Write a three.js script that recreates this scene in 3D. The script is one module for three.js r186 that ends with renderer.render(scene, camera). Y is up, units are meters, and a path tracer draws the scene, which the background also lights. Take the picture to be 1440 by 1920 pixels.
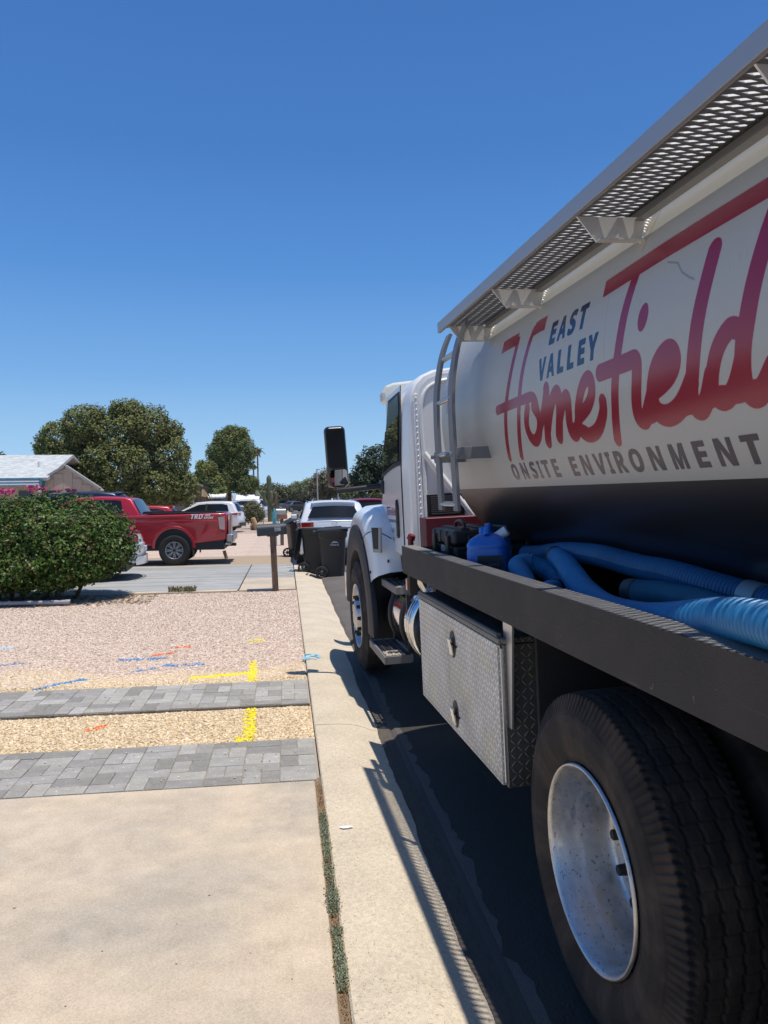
import * as THREE from 'three';
import { mergeGeometries, mergeVertices, toCreasedNormals } from 'three/addons/utils/BufferGeometryUtils.js';
import { RoundedBoxGeometry } from 'three/addons/geometries/RoundedBoxGeometry.js';

// ---------- camera, sky, sun, exposure ----------
const scene = new THREE.Scene();
const R = THREE.MathUtils.degToRad;
const camera = new THREE.PerspectiveCamera(67.38, 0.75, 0.05, 3000);
camera.position.set(0, 1.53, 0);
camera.rotation.set(R(-1.018), R(-7.306), R(-0.8), 'YXZ');
const renderer = new THREE.WebGLRenderer({ antialias: true });
renderer.setSize(768, 1024);
renderer.toneMapping = THREE.LinearToneMapping;
renderer.toneMappingExposure = 1.0;
renderer.shadowMap.enabled = true;
const SUN = new THREE.Vector3(0.166, 1, 0.12).normalize();
{
  const W = 256, H = 256, data = new Float32Array(W * H * 4);
  const stops = [[0, .50, .72, .93], [4, .35, .60, .88], [9, .195, .43, .80], [16, .105, .295, .69], [24, .068, .212, .57], [36, .052, .166, .478], [60, .040, .128, .38], [90, .036, .116, .35]];
  const d = new THREE.Vector3();
  for (let j = 0; j < H; j++) for (let i = 0; i < W; i++) {
    const el = ((j + .5) / H - .5) * 180, az = ((i + .5) / W - .5) * 2 * Math.PI, o = (j * W + i) * 4;
    let c;
    if (el < 0) c = [.33, .29, .24];
    else {
      let k = 0; while (k < stops.length - 2 && el > stops[k + 1][0]) k++;
      const a = stops[k], b = stops[k + 1], t = Math.min(1, (el - a[0]) / (b[0] - a[0]));
      c = [1, 2, 3].map((n) => a[n] + (b[n] - a[n]) * t);
      const e = R(el); d.set(Math.cos(e) * Math.cos(az), Math.sin(e), Math.cos(e) * Math.sin(az));
      const g = Math.exp(-Math.acos(Math.min(1, d.dot(SUN))) * 5);
      c = c.map((v) => v + g * .6);
    }
    data.set([...c, 1], o);
  }
  const sky = new THREE.DataTexture(data, W, H, THREE.RGBAFormat, THREE.FloatType);
  sky.mapping = THREE.EquirectangularReflectionMapping; sky.magFilter = THREE.LinearFilter; sky.minFilter = THREE.LinearFilter; sky.needsUpdate = true;
  scene.background = sky; scene.environment = sky;
}
const sun = new THREE.DirectionalLight(new THREE.Color().setRGB(1, .95, .87), 4.6);
sun.position.copy(SUN).multiplyScalar(80); sun.castShadow = true;
Object.assign(sun.shadow.camera, { left: -60, right: 60, top: 60, bottom: -60, near: 1, far: 200 });
sun.shadow.mapSize.set(4096, 4096);
scene.add(sun); scene.add(sun.target);
scene.fog = new THREE.FogExp2(new THREE.Color().setRGB(.72, .80, .88), .0002);

// ---------- helpers ----------
const rng = (s) => () => { s = (s + 0x6d2b79f5) | 0; let t = Math.imul(s ^ (s >>> 15), 1 | s); t = (t + Math.imul(t ^ (t >>> 7), 61 | t)) ^ t; return ((t ^ (t >>> 14)) >>> 0) / 4294967296; };
const rnd = rng(7);
const hash = (x, y, s) => { let h = Math.imul(x, 374761393) + Math.imul(y, 668265263) + Math.imul(s, 1442695041); h = Math.imul(h ^ (h >>> 13), 1274126177); return ((h ^ (h >>> 16)) >>> 0) / 4294967296; };
function pnoise(x, y, per, s) {           // periodic value noise
  const ix = Math.floor(x), iy = Math.floor(y), fx = x - ix, fy = y - iy, u = fx * fx * (3 - 2 * fx), v = fy * fy * (3 - 2 * fy);
  const m = (a) => ((a % per) + per) % per, x0 = m(ix), x1 = m(ix + 1), y0 = m(iy), y1 = m(iy + 1);
  const a = hash(x0, y0, s), b = hash(x1, y0, s), c = hash(x0, y1, s), d = hash(x1, y1, s);
  return a + (b - a) * u + (c - a) * v + (a - b - c + d) * u * v;
}
function fbm(u, v, per, oct, s) { let t = 0, w = .5, n = 0; for (let o = 0; o < oct; o++) { t += w * pnoise(u * per, v * per, per, s + o); n += w; w *= .55; per *= 2; } return t / n; }
const enc = (l) => Math.round(255 * Math.min(1, Math.max(0, l <= .0031308 ? l * 12.92 : 1.055 * Math.pow(l, 1 / 2.4) - .055)));
function tex(n, fn, srgb, rx = 1, ry = 1, h = n) {
  const d = new Uint8Array(n * h * 4);
  for (let j = 0; j < h; j++) for (let i = 0; i < n; i++) {
    const c = fn((i + .5) / n, (j + .5) / h), o = (j * n + i) * 4;
    if (srgb) { d[o] = enc(c[0]); d[o + 1] = enc(c[1]); d[o + 2] = enc(c[2]); } else { d[o] = d[o + 1] = d[o + 2] = Math.round(255 * Math.min(1, Math.max(0, c))); }
    d[o + 3] = 255;
  }
  const t = new THREE.DataTexture(d, n, h, THREE.RGBAFormat);
  t.magFilter = THREE.LinearFilter; t.minFilter = THREE.LinearMipmapLinearFilter; t.generateMipmaps = true; t.wrapS = t.wrapT = THREE.RepeatWrapping;
  if (srgb) t.colorSpace = THREE.SRGBColorSpace;
  t.repeat.set(rx, ry); t.needsUpdate = true; return t;
}
const rep = (t, x, y = x) => { const c = t.clone(); c.repeat.set(x, y); c.needsUpdate = true; return c; };
const col = (r, g, b) => new THREE.Color().setRGB(r, g, b);
function mat(r, g, b, roughness = .7, metalness = 0, more = {}) {
  const phys = ['clearcoat', 'transmission', 'sheen'].some((k) => k in more);
  return new (phys ? THREE.MeshPhysicalMaterial : THREE.MeshStandardMaterial)({ color: col(r, g, b), roughness, metalness, ...more });
}
const used = {};
function numbered(n) { if (!(n in used)) { used[n] = 0; return n; } used[n]++; return n + '_' + String(used[n]).padStart(3, '0'); }
function shadow(m) { m.castShadow = m.receiveShadow = true; return m; }
function mesh(name, geo, m, parent = scene, extra) {
  const o = shadow(new THREE.Mesh(Array.isArray(geo) ? merge(geo) : geo, m));
  o.name = parent === scene ? numbered(name) : name;
  if (extra) Object.assign(o.userData, extra);
  parent.add(o); return o;
}
function thing(name, label, category, pos = [0, 0, 0], turn = 0, group) {
  const g = new THREE.Group(); g.name = numbered(name); g.position.set(...pos); g.rotation.y = turn;
  g.userData.label = label; g.userData.category = category; if (group) g.userData.group = group;
  scene.add(g); return g;
}
const struct = (name, geo, m, parent = scene) => mesh(name, geo, m, parent, parent === scene ? { kind: 'structure' } : undefined);
function tag(o, label, category, group) { o.userData.label = label; o.userData.category = category; if (group) o.userData.group = group; return o; }
function merge(list) {
  const l = list.map((g) => { let q = g.index ? g.toNonIndexed() : g; const c = new THREE.BufferGeometry(); for (const k of ['position', 'normal', 'uv']) { if (q.attributes[k]) c.setAttribute(k, q.attributes[k]); } if (!c.attributes.uv) c.setAttribute('uv', new THREE.BufferAttribute(new Float32Array(c.attributes.position.count * 2), 2)); if (!c.attributes.normal) c.computeVertexNormals(); return c; });
  return mergeGeometries(l);
}
// box from min to max corners, uv in metres by dominant axis
function box(x0, x1, y0, y1, z0, z1, r = 0) {
  const w = Math.abs(x1 - x0), h = Math.abs(y1 - y0), d = Math.abs(z1 - z0);
  let g = r ? new RoundedBoxGeometry(w, h, d, 2, Math.min(r, w / 2.01, h / 2.01, d / 2.01)) : new THREE.BoxGeometry(w, h, d);
  g.translate((x0 + x1) / 2, (y0 + y1) / 2, (z0 + z1) / 2); return metric(g);
}
function metric(g) {
  if (g.index) g = g.toNonIndexed();
  const p = g.attributes.position, n = g.attributes.normal, uv = new Float32Array(p.count * 2);
  for (let i = 0; i < p.count; i++) {
    const f = i - (i % 3), ax = Math.abs(n.getX(f) + n.getX(f + 1) + n.getX(f + 2)), ay = Math.abs(n.getY(f) + n.getY(f + 1) + n.getY(f + 2)), az = Math.abs(n.getZ(f) + n.getZ(f + 1) + n.getZ(f + 2));
    if (ay >= ax && ay >= az) { uv[2 * i] = p.getX(i); uv[2 * i + 1] = p.getZ(i); }
    else if (ax >= az) { uv[2 * i] = p.getZ(i); uv[2 * i + 1] = p.getY(i); }
    else { uv[2 * i] = p.getX(i); uv[2 * i + 1] = p.getY(i); }
  }
  g.setAttribute('uv', new THREE.BufferAttribute(uv, 2)); return g;
}
const V = (a) => new THREE.Vector3(...a);
function tube(pts, r, seg = 24, rad = 8, closed = false) { return new THREE.TubeGeometry(new THREE.CatmullRomCurve3(pts.map(V), closed), seg, r, rad, closed); }
function bar(a, b, r0, r1 = r0, rad = 8) { // tapered round bar
  const A = V(a), B = V(b), g = new THREE.CylinderGeometry(r1, r0, A.distanceTo(B), rad);
  g.applyQuaternion(new THREE.Quaternion().setFromUnitVectors(new THREE.Vector3(0, 1, 0), B.clone().sub(A).normalize()));
  g.translate((A.x + B.x) / 2, (A.y + B.y) / 2, (A.z + B.z) / 2); return g;
}
function poly(pts, depth, bevel = 0, seg = 2) { // outline in xy extruded along +z
  const s = new THREE.Shape(); pts.forEach((p, i) => (i ? s.lineTo(...p) : s.moveTo(...p))); s.closePath();
  return new THREE.ExtrudeGeometry(s, { depth, bevelEnabled: bevel > 0, bevelSize: bevel, bevelThickness: bevel, bevelSegments: seg, bevelOffset: -bevel });
}
function lathe(pts, seg, axis = 'y', p0 = 0, pl = Math.PI * 2) {
  const g = new THREE.LatheGeometry(pts.map((p) => new THREE.Vector2(...p)), seg, p0, pl);
  if (axis === 'x') g.rotateZ(Math.PI / 2);       // +y -> -x
  if (axis === 'z') g.rotateX(-Math.PI / 2);      // +y -> -z
  return g;
}
function grid(nu, nv, f, uvf) { // f(u,v) -> [x,y,z]
  const pos = [], uv = [], idx = [];
  for (let j = 0; j <= nv; j++) for (let i = 0; i <= nu; i++) { pos.push(...f(i / nu, j / nv)); uv.push(...(uvf ? uvf(i / nu, j / nv) : [i / nu, j / nv])); }
  for (let j = 0; j < nv; j++) for (let i = 0; i < nu; i++) { const a = j * (nu + 1) + i, b = a + 1, c = a + nu + 1, d = c + 1; idx.push(a, b, d, a, d, c); }
  const g = new THREE.BufferGeometry(); g.setAttribute('position', new THREE.Float32BufferAttribute(pos, 3)); g.setAttribute('uv', new THREE.Float32BufferAttribute(uv, 2)); g.setIndex(idx); g.computeVertexNormals(); return g;
}
function canvasTex(w, h, draw, srgb = true) {
  const c = document.createElement('canvas'); c.width = w; c.height = h; draw(c.getContext('2d'), w, h);
  const t = new THREE.CanvasTexture(c); if (srgb) t.colorSpace = THREE.SRGBColorSpace; t.anisotropy = 8; return t;
}
function decal(name, w, h, draw, parent, pos, rot, rough = .5, res = 512) { // flat print on a thin sheet
  const t = canvasTex(res, Math.round(res * h / w), draw);
  const m = new THREE.MeshStandardMaterial({ map: t, transparent: true, alphaTest: .4, roughness: rough, side: THREE.DoubleSide });
  const o = mesh(name, new THREE.PlaneGeometry(w, h), m, parent); o.position.set(...pos); o.rotation.set(...rot); return o;
}
const M = {
  black: mat(.014, .014, .015, .55), rubber: mat(.02, .019, .018, .9), dark: mat(.03, .03, .032, .7), chrome: mat(.75, .75, .76, .18, 1), alu: mat(.62, .62, .61, .38, .85), galv: mat(.40, .41, .42, .5, .6),
  glass: new THREE.MeshPhysicalMaterial({ color: new THREE.Color().setRGB(.010, .013, .017), roughness: .05, specularIntensity: .7 }), white: mat(.80, .80, .78, .35, 0, { clearcoat: .7, clearcoatRoughness: .1 }), plastic: mat(.018, .018, .02, .42),
};

// ---------- the setting ----------
const asphaltC = tex(1024, (u, v) => { const n = fbm(u, v, 6, 4, 3), g = hash(Math.floor(u * 1024), Math.floor(v * 1024), 5), k = (.112 + .06 * (n - .5)) * (.6 + .8 * g); return [k * 1.16, k, k * .86]; }, true, .5, .5);
const grainB = tex(512, (u, v) => .5 * fbm(u, v, 64, 3, 9) + .5 * hash(Math.floor(u * 512), Math.floor(v * 512), 1), false, 1.4, 1.4);
const slabC = tex(1024, (u, v) => {
  const big = fbm(u, v, 3, 3, 11), str = fbm(u * 1, v, 3, 2, 13) , st = pnoise(u * 4, v * 26, 26, 15) * .5 + pnoise(u * 9, v * 60, 60, 16) * .5, f = fbm(u, v, 48, 3, 17), g = hash(Math.floor(u * 1024), Math.floor(v * 1024), 6);
  const stain = Math.max(0, fbm(u * 1, v, 5, 4, 19) - .52) * 2.2;
  const k = 1 + .12 * (big - .5) + .15 * (st - .5) + .26 * (f - .5) + .30 * (g - .5), sm = Math.max(0, fbm(u, v, 4, 3, 27) - .5) * Math.max(0, .35 + pnoise(u * 2, v * 44, 44, 28) * .7 + pnoise(u * 5, v * 120, 120, 29) * .4) * 3.2, s = Math.min(.5, stain * (.4 + 1.2 * st) * .5 + sm);
  return [k * (.545 - .25 * s), k * (.442 - .165 * s), k * (.322 - .075 * s)];
}, true, .26, .26);
const curbC = tex(1024, (u, v) => {
  const big = fbm(u, v, 5, 3, 21), f = fbm(u, v, 90, 2, 23), g = hash(Math.floor(u * 512), Math.floor(v * 512), 8), pit = pnoise(u * 150, v * 150, 150, 25);
  let k = 1 + .22 * (big - .5) + .30 * (f - .5) + .34 * (g - .5); if (pit > .90) k *= .6; if (pit < .08) k *= 1.15;
  return [k * .565, k * .475, k * .352];
}, true, 1, 1);
const M_slab = mat(1, 1, 1, .9, 0, { map: slabC, bumpMap: rep(grainB, 1.6), bumpScale: .0025 });
const M_curb = mat(1, 1, 1, .92, 0, { map: curbC, bumpMap: rep(grainB, 1.2), bumpScale: .004 });
const M_road = mat(1, 1, 1, .93, 0, { map: asphaltC, bumpMap: rep(grainB, 2), bumpScale: .006 });
const stoneTex = (a, b, c, seed) => tex(1024, (u, v) => { // flat stone mosaic for the distance and between loose stones
  const per = 96, x = u * per, y = v * per, ix = Math.floor(x), iy = Math.floor(y); let best = 9, id = 0;
  for (let j = -1; j < 2; j++) for (let i = -1; i < 2; i++) { const X = ((ix + i) % per + per) % per, Y = ((iy + j) % per + per) % per, dx = ix + i + hash(X, Y, seed) - x, dy = iy + j + hash(X, Y, seed + 1) - y, d = dx * dx + dy * dy; if (d < best) { best = d; id = hash(X, Y, seed + 2); } }
  const k = (.82 + .36 * hash(Math.floor(id * 9999), 3, seed)) * (best > .28 ? .7 : 1), n = .9 + .2 * fbm(u, v, 4, 3, seed + 5), w = id < .33 ? a : id < .7 ? b : c;
  return [w[0] * k * n, w[1] * k * n, w[2] * k * n];
}, true);
const PINK = [[.575, .445, .355], [.47, .345, .27], [.65, .54, .44]], TAN = [[.62, .48, .30], [.54, .40, .235], [.72, .59, .41]];
const pinkT = stoneTex(...PINK, 31), tanT = stoneTex(...TAN, 41);
const flat = (x0, x1, z0, z1, y) => { const g = new THREE.PlaneGeometry(x1 - x0, z1 - z0, 1, 1); g.rotateX(-Math.PI / 2); g.translate((x0 + x1) / 2, y, (z0 + z1) / 2); return metric(g); };
const M_pink = mat(1, 1, 1, .95, 0, { map: rep(pinkT, .5) }), M_tan = mat(1, 1, 1, .95, 0, { map: rep(tanT, .5) }), M_far = mat(.9, .86, .8, .95, 0, { map: rep(pinkT, .35) });
struct('ground', flat(-900, 900, -1500, 200, -.30), mat(.36, .29, .22, .95));
struct('concrete_slab', box(-9, .135, -.16, 0, -4.18, 6, .012), M_slab);
struct('gravel_ground', flat(-30, .165, -13.4, -4.18, -.032), M_pink);
struct('tan_gravel_ground', flat(-9, .165, -6.72, -4.18, -.028), M_tan);
{ // the far yards beyond the neighbour's drive
  struct('front_yard', flat(-80, .165, -36, -18.5, -.012), M_pink);
  struct('gravel_drive', flat(-80, .165, -46, -36, -.014), mat(.75, .74, .74, .95, 0, { map: rep(pinkT, .4) }));
  struct('far_yard', flat(-160, .165, -260, -46, -.016), M_far);
  struct('dirt_strip', flat(-5.5, .165, -21.5, -18.5, -.006), mat(.40, .31, .22, .95, 0, { bumpMap: grainB, bumpScale: .01 }));
}
{ // neighbour's drive: weathered grey bays with an apron of newer tan concrete
  const d = new THREE.Group(); d.name = 'driveway'; d.userData.kind = 'structure'; scene.add(d);
  const streak = tex(512, (u, v) => { const n = pnoise(u * 3, v * 34, 34, 51) * .6 + pnoise(u * 8, v * 80, 80, 52) * .4, f = fbm(u, v, 30, 3, 53), k = .62 + .6 * n + .3 * (f - .5); return [.355 * k, .355 * k, .34 * k]; }, true, .12, .2);
  const m = mat(1, 1, 1, .9, 0, { map: streak, bumpMap: grainB, bumpScale: .003 });
  mesh('driveway_bay', box(-9.5, -4.62, -.12, 0, -18.5, -13.4, .01), m, d); mesh('driveway_bay', box(-4.6, -.83, -.12, 0, -18.5, -13.4, .01), m, d);
  mesh('driveway_bay', box(-.81, .155, -.12, 0, -18.5, -15.3, .01), m, d);
  mesh('driveway_bay', box(-.81, .155, -.12, 0, -15.28, -13.3, .01), M_slab, d);
  mesh('driveway_kerb', box(-9.5, -.84, -.12, .004, -13.39, -13.22, .01), M_slab, d);
}
// rolled kerb and gutter in cast lengths
{
  const prof = [[.17, -.16], [.17, -.01], [.178, -.002], [.20, 0], [.33, -.002], [.42, -.010], [.49, -.028], [.56, -.055], [.62, -.073], [.72, -.083], [.80, -.088], [.80, -.16]];
  const curb = new THREE.Group(); curb.name = 'curb'; curb.userData.kind = 'structure'; scene.add(curb);
  const piece = (z0, z1) => { const s = new THREE.Shape(); prof.forEach((p, i) => (i ? s.lineTo(p[0], p[1]) : s.moveTo(p[0], p[1]))); const g = new THREE.ExtrudeGeometry(s, { depth: z1 - z0, bevelEnabled: false, steps: 1 }); g.translate(0, 0, z0); return metric(toCreasedNormals(g, .6)); };
  for (let z = -2.16; z > -46; z -= 3.05) mesh('curb_length', piece(z - 3.042, z), M_curb, curb);
  mesh('curb_length', piece(-2.148, .9), M_curb, curb); mesh('curb_length', piece(.91, 12), M_curb, curb);
  mesh('curb_length', piece(-260, -47.95), M_curb, curb);
}
{ // carriageway with a ragged edge on the gutter, gently crowned
  const g = grid(14, 420, (u, v) => { const z = 14 - v * 294 * (.25 + .75 * v), x = u === 0 ? .69 + .018 * (fbm(v * 8, .3, 160, 3, 61) - .5) * 2 : .72 + (u - 1 / 14) * 9.6; return [x, -.0795 + .13 * Math.sin(Math.min(1, u) * Math.PI), z]; }, (u, v) => [.7 + u * 9.5, 14 - v * 294 * (.25 + .75 * v)]);
  const p = g.attributes.position; for (let i = 0; i < p.count; i++) { const u = (i % 15) / 14; if (i % 15 === 0) p.setY(i, -.0785); }
  g.computeVertexNormals(); struct('road', g, M_road);
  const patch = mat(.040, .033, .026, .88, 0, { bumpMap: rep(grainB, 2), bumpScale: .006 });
  // dark asphalt sheet, its colour painting the truck's shade deeper on the road
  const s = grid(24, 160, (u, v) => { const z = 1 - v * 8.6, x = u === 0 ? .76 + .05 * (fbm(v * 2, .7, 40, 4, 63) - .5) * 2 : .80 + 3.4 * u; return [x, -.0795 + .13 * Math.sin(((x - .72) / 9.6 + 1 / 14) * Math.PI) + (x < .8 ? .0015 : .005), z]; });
  struct('road_shade', s, patch);
  struct('far_verge', flat(9.8, 160, -260, 30, -.04), M_far);
  const fc = new THREE.Shape(); [[9.2, -.2], [9.2, -.07], [9.5, -.05], [9.62, 0], [10, 0], [10, -.2]].forEach((p, i) => (i ? fc.lineTo(...p) : fc.moveTo(...p)));
  const fg = new THREE.ExtrudeGeometry(fc, { depth: 270, bevelEnabled: false }); fg.translate(0, .02, -258); struct('far_curb', metric(fg), M_curb);
}
{ // damp oily gutter stain, also painting in the truck's shade, with a ragged outline
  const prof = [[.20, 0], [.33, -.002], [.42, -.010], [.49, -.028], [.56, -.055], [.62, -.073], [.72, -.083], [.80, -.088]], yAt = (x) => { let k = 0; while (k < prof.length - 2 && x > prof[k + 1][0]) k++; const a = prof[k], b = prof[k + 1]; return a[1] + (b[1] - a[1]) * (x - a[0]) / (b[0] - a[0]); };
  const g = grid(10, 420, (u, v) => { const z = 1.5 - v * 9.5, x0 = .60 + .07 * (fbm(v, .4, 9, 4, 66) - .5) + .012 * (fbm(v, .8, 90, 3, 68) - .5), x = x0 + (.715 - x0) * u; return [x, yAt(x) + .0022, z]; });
  struct('gutter_stain_shade', g, mat(1, 1, 1, .8, 0, { map: tex(256, (u, v) => { const k = .6 + .8 * fbm(u, v, 16, 4, 67); return [.085 * k, .072 * k, .058 * k]; }, true, 1, 20) }));
}
{ // dirt in the joint between slab and kerb
  const g = grid(3, 240, (u, v) => { const z = 3 - v * 7.25; return [.134 + u * .034, -.014 + .010 * fbm(v * 5, u, 60, 3, 71), z]; });
  struct('joint_dirt', g, mat(1, 1, 1, 1, 0, { map: tex(256, (u, v) => { const k = .5 + fbm(u, v, 24, 3, 73); return [.20 * k, .135 * k, .08 * k]; }, true, 1, 40) }));
}
// two bands of grey pavers
const paverT = [0, 1, 2].map((s) => tex(256, (u, v) => { const k = .78 + .5 * fbm(u, v, 5, 5, 80 + s) + .14 * (hash(Math.floor(u * 256), Math.floor(v * 256), 81 + s) - .5), b = pnoise(u * 40, v * 40, 40, 83 + s) > .9 ? 1.5 : 1; return [.33 * k * b, .312 * k * b, .285 * k * b]; }, true, 2.2, 2.2));
const paverM = []; for (let i = 0; i < 9; i++) { const k = .72 + .062 * i; paverM.push(mat(k, k, k * (.97 + .02 * (i % 3)), .9, 0, { map: paverT[i % 3], bumpMap: rep(grainB, 3), bumpScale: .003 })); }
function paverBand(name, z0, z1, seed) {
  const r = rng(seed), band = new THREE.Group(); band.name = name; band.userData.kind = 'structure'; scene.add(band);
  const D = z1 - z0, w = .205; const geos = {};
  const put = (x0, x1, za, zb) => {
    const W = +(x1 - x0).toFixed(3), L = +(zb - za).toFixed(3), k = W + '_' + L; geos[k] ??= new RoundedBoxGeometry(W - .0035, .06, L - .0035, 1, .004);
    const g = geos[k]; if (!g.userData.m) { metricInto(g); g.userData.m = 1; }
    const o = mesh('paver', g, paverM[Math.floor(r() * 9)], band); o.position.set((x0 + x1) / 2, -.031 + (r() - .5) * .004, (za + zb) / 2); o.rotation.set((r() - .5) * .012, (r() - .5) * .01, (r() - .5) * .012);
  };
  for (let i = 0; i < 25; i++) {
    const x1 = .15 - i * w, x0 = x1 - w, flip = (i + (seed % 2)) % 3;
    const rows = flip === 0 ? [.12, 2, .14, 2, .12] : flip === 1 ? [2, .13, 2, .13, .11] : [.12, .13, 2, .13, 2];
    const fixed = rows.reduce((a, b) => a + (b < 1 ? b : 0), 0), half = (D - fixed) / rows.filter((b) => b > 1).length;
    let z = z0;
    for (const q of rows) { if (q < 1) { put(x0, x1, z, z + q); z += q; } else { put(x0, x0 + w / 2, z, z + half); put(x0 + w / 2, x1, z, z + half); z += half; } }
  }
}
struct('joint_sand', [flat(-9, .163, -4.935, -4.185, -.0085), flat(-9, .163, -6.555, -5.795, -.0085)], mat(.36, .31, .25, .95, 0, { bumpMap: grainB, bumpScale: .004 }));
function metricInto(g) { const q = metric(g.clone()); g.index = null; for (const k in q.attributes) g.setAttribute(k, q.attributes[k]); }
paverBand('paver_band', -4.93, -4.19, 101);
paverBand('far_paver_band', -6.55, -5.80, 102);
// ---------- loose gravel and the surveyors' paint on it ----------
{
  const stones = [0, 1, 2, 3].map((s) => { const g = new THREE.IcosahedronGeometry(1, 0), p = g.attributes.position; for (let i = 0; i < p.count; i++) { const k = .72 + .5 * hash(Math.round(p.getX(i) * 50), Math.round(p.getY(i) * 50 + p.getZ(i) * 90), 90 + s); p.setXYZ(i, p.getX(i) * k, p.getY(i) * k * .62, p.getZ(i) * k); } g.computeVertexNormals(); return g; });
  const marks = []; // name, label, colour, strokes, half width
  const YEL = [.80, .66, .015], BLU = [.06, .24, .50], ORA = [.85, .16, .03], PALE = [.45, .6, .68];
  const mk = (label, c, segs, hw) => marks.push({ label, c, segs, hw, geos: [] });
  mk('yellow spray painted T on the tan gravel beyond the farther paver band', YEL, [[-.33, -7.45, -.31, -6.62], [-.82, -6.86, -.33, -6.97]], .035);
  mk('short yellow spray painted bar on the gravel between the two paver bands', YEL, [[-.28, -5.76, -.255, -5.0], [-.32, -5.03, -.26, -5.0]], .04);
  mk('faint small yellow spray dash on pink gravel far from the pavers', YEL, [[-.39, -8.59, -.28, -8.58]], .03);
  mk('red orange spray dash on pink gravel, farther of the pair', ORA, [[-1.16, -8.33, -1.05, -8.36]], .04);
  mk('red orange spray dash on pink gravel beside the long blue dash', ORA, [[-1.33, -7.97, -1.2, -8.04]], .035);
  mk('orange spray dot on the tan gravel between the two paver bands', ORA, [[-1.35, -5.44, -1.27, -5.48]], .035);
  mk('long blue spray dash on pink gravel left of the orange dashes', BLU, [[-1.62, -7.8, -1.24, -7.78]], .04);
  mk('faint blue spray dash nearest the yellow T on the gravel', BLU, [[-1.40, -7.24, -1.22, -7.34]], .028);
  mk('blue spray dash on gravel right below the orange dashes', BLU, [[-1.14, -7.43, -.82, -7.44]], .04);
  mk('broken blue spray line slanting over gravel above the farther paver band', BLU, [[-2.09, -6.69, -1.95, -6.86], [-1.9, -6.88, -1.78, -6.99]], .03);
  mk('grey blue spray dash on gravel at the left edge', [.16, .24, .40], [[-2.8, -7.76, -2.56, -7.81]], .03);
  mk('pale blue spray patch on gravel at the left edge', PALE, [[-3.1, -8.62, -2.98, -8.72]], .05);
  const segD = (x, z, [a, b, c, d]) => { const t = Math.max(0, Math.min(1, ((x - a) * (c - a) + (z - b) * (d - b)) / ((c - a) ** 2 + (d - b) ** 2))); return Math.hypot(x - a - t * (c - a), (z - b - t * (d - b)) * .8); };
  const r = rng(55), q = new THREE.Quaternion(), e = new THREE.Euler(), m4 = new THREE.Matrix4(), c = new THREE.Color();
  function field(name, label, palette, n, place, size, y0) {
    const sets = stones.map(() => []);
    for (let i = 0; i < n; i++) {
      const [x, z] = place(r); const s = size * (.55 + .9 * r() * r() + .15), k = Math.floor(r() * 4);
      e.set(r() * .7 - .35, r() * 6.28, r() * .7 - .35); q.setFromEuler(e);
      m4.compose(new THREE.Vector3(x, y0 + s * .3, z), q, new THREE.Vector3(s, s, s));
      let hit = null; for (const a of marks) { const d = Math.min(...a.segs.map((g) => segD(x, z, g))); if (d < a.hw * (.55 + .75 * r()) && r() < (a.c === YEL ? .62 : .40)) { hit = a; break; } }
      const w = palette[r() < .34 ? 0 : r() < .5 ? 1 : 2], v = .80 + .42 * r();
      if (hit && hit.geos.length < 1200) { const g = stones[k].clone(); g.deleteAttribute('uv'); g.applyMatrix4(m4); g.translate(0, .003, 0); hit.geos.push(g); }
      sets[k].push([m4.clone(), w[0] * v, w[1] * v, w[2] * v]);
    }
    const all = sets.flat(), inst = new THREE.InstancedMesh(stones[1], mat(1, 1, 1, .92), all.length);
    all.forEach((a, i) => { inst.setMatrixAt(i, a[0]); inst.setColorAt(i, c.setRGB(a[1], a[2], a[3])); });
    inst.name = numbered(name); inst.userData = { label, category: 'gravel', kind: 'stuff' }; shadow(inst); scene.add(inst);
  }
  const edge = (x) => -7.15 - .22 * Math.sin(x * 1.7) - .1 * Math.sin(x * 5);
  field('tan_gravel', 'tan crushed gravel between and beyond the two grey paver bands', TAN, 60000, (r) => { const x = .15 - 4.6 * r(); return r() < .55 ? [x, -4.94 - .84 * r()] : [x, -6.57 - (-6.45 - edge(x)) * Math.pow(r(), .8) * (.75 + .4 * r())]; }, .0088, -.027);
  field('pink_gravel', 'pale pink crushed gravel of the yard up to the neighbouring driveway', PINK, 120000, (r) => { const z = -6.78 - 6.42 * Math.pow(r(), 1.15); return [.15 - (2.6 + (-6.95 - z) * .45) * r(), z]; }, .0108, -.0305);
  for (const a of marks) { const m = mat(...a.c, .8); tag(mesh('spray_mark', a.geos.length ? mergeGeometries(a.geos) : stones[0], m), a.label, 'paint mark'); }
  // stray stones on the pavers and slab
  const sp = []; for (let i = 0; i < 900; i++) { const z = r() < .8 ? -4.15 - r() * 2.4 : -4.2 + r() * 2.8, x = .1 - 3.4 * r(), s = .0025 + .005 * r() * r(); if (z > -4.2 && r() < .85) continue; const g = stones[i % 4].clone(); g.deleteAttribute('uv'); g.scale(s, s, s); g.translate(x, .003, z); sp.push(g); }
  tag(mesh('stray_stones', mergeGeometries(sp), mat(.5, .43, .34, .9), scene, { kind: 'stuff' }), 'few loose pebbles scattered over the pavers and slab', 'pebbles');
  // dry leaf litter under the shrub
  const lit = []; for (let i = 0; i < 900; i++) { const g = new THREE.PlaneGeometry(.03 + .03 * r(), .02 + .02 * r()); g.rotateX(-1.57 + (r() - .5)); g.rotateY(r() * 6); g.translate(-2.1 - 3.4 * r(), -.012 + .015 * r(), -12.0 - 1.2 * r()); lit.push(g); }
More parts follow.
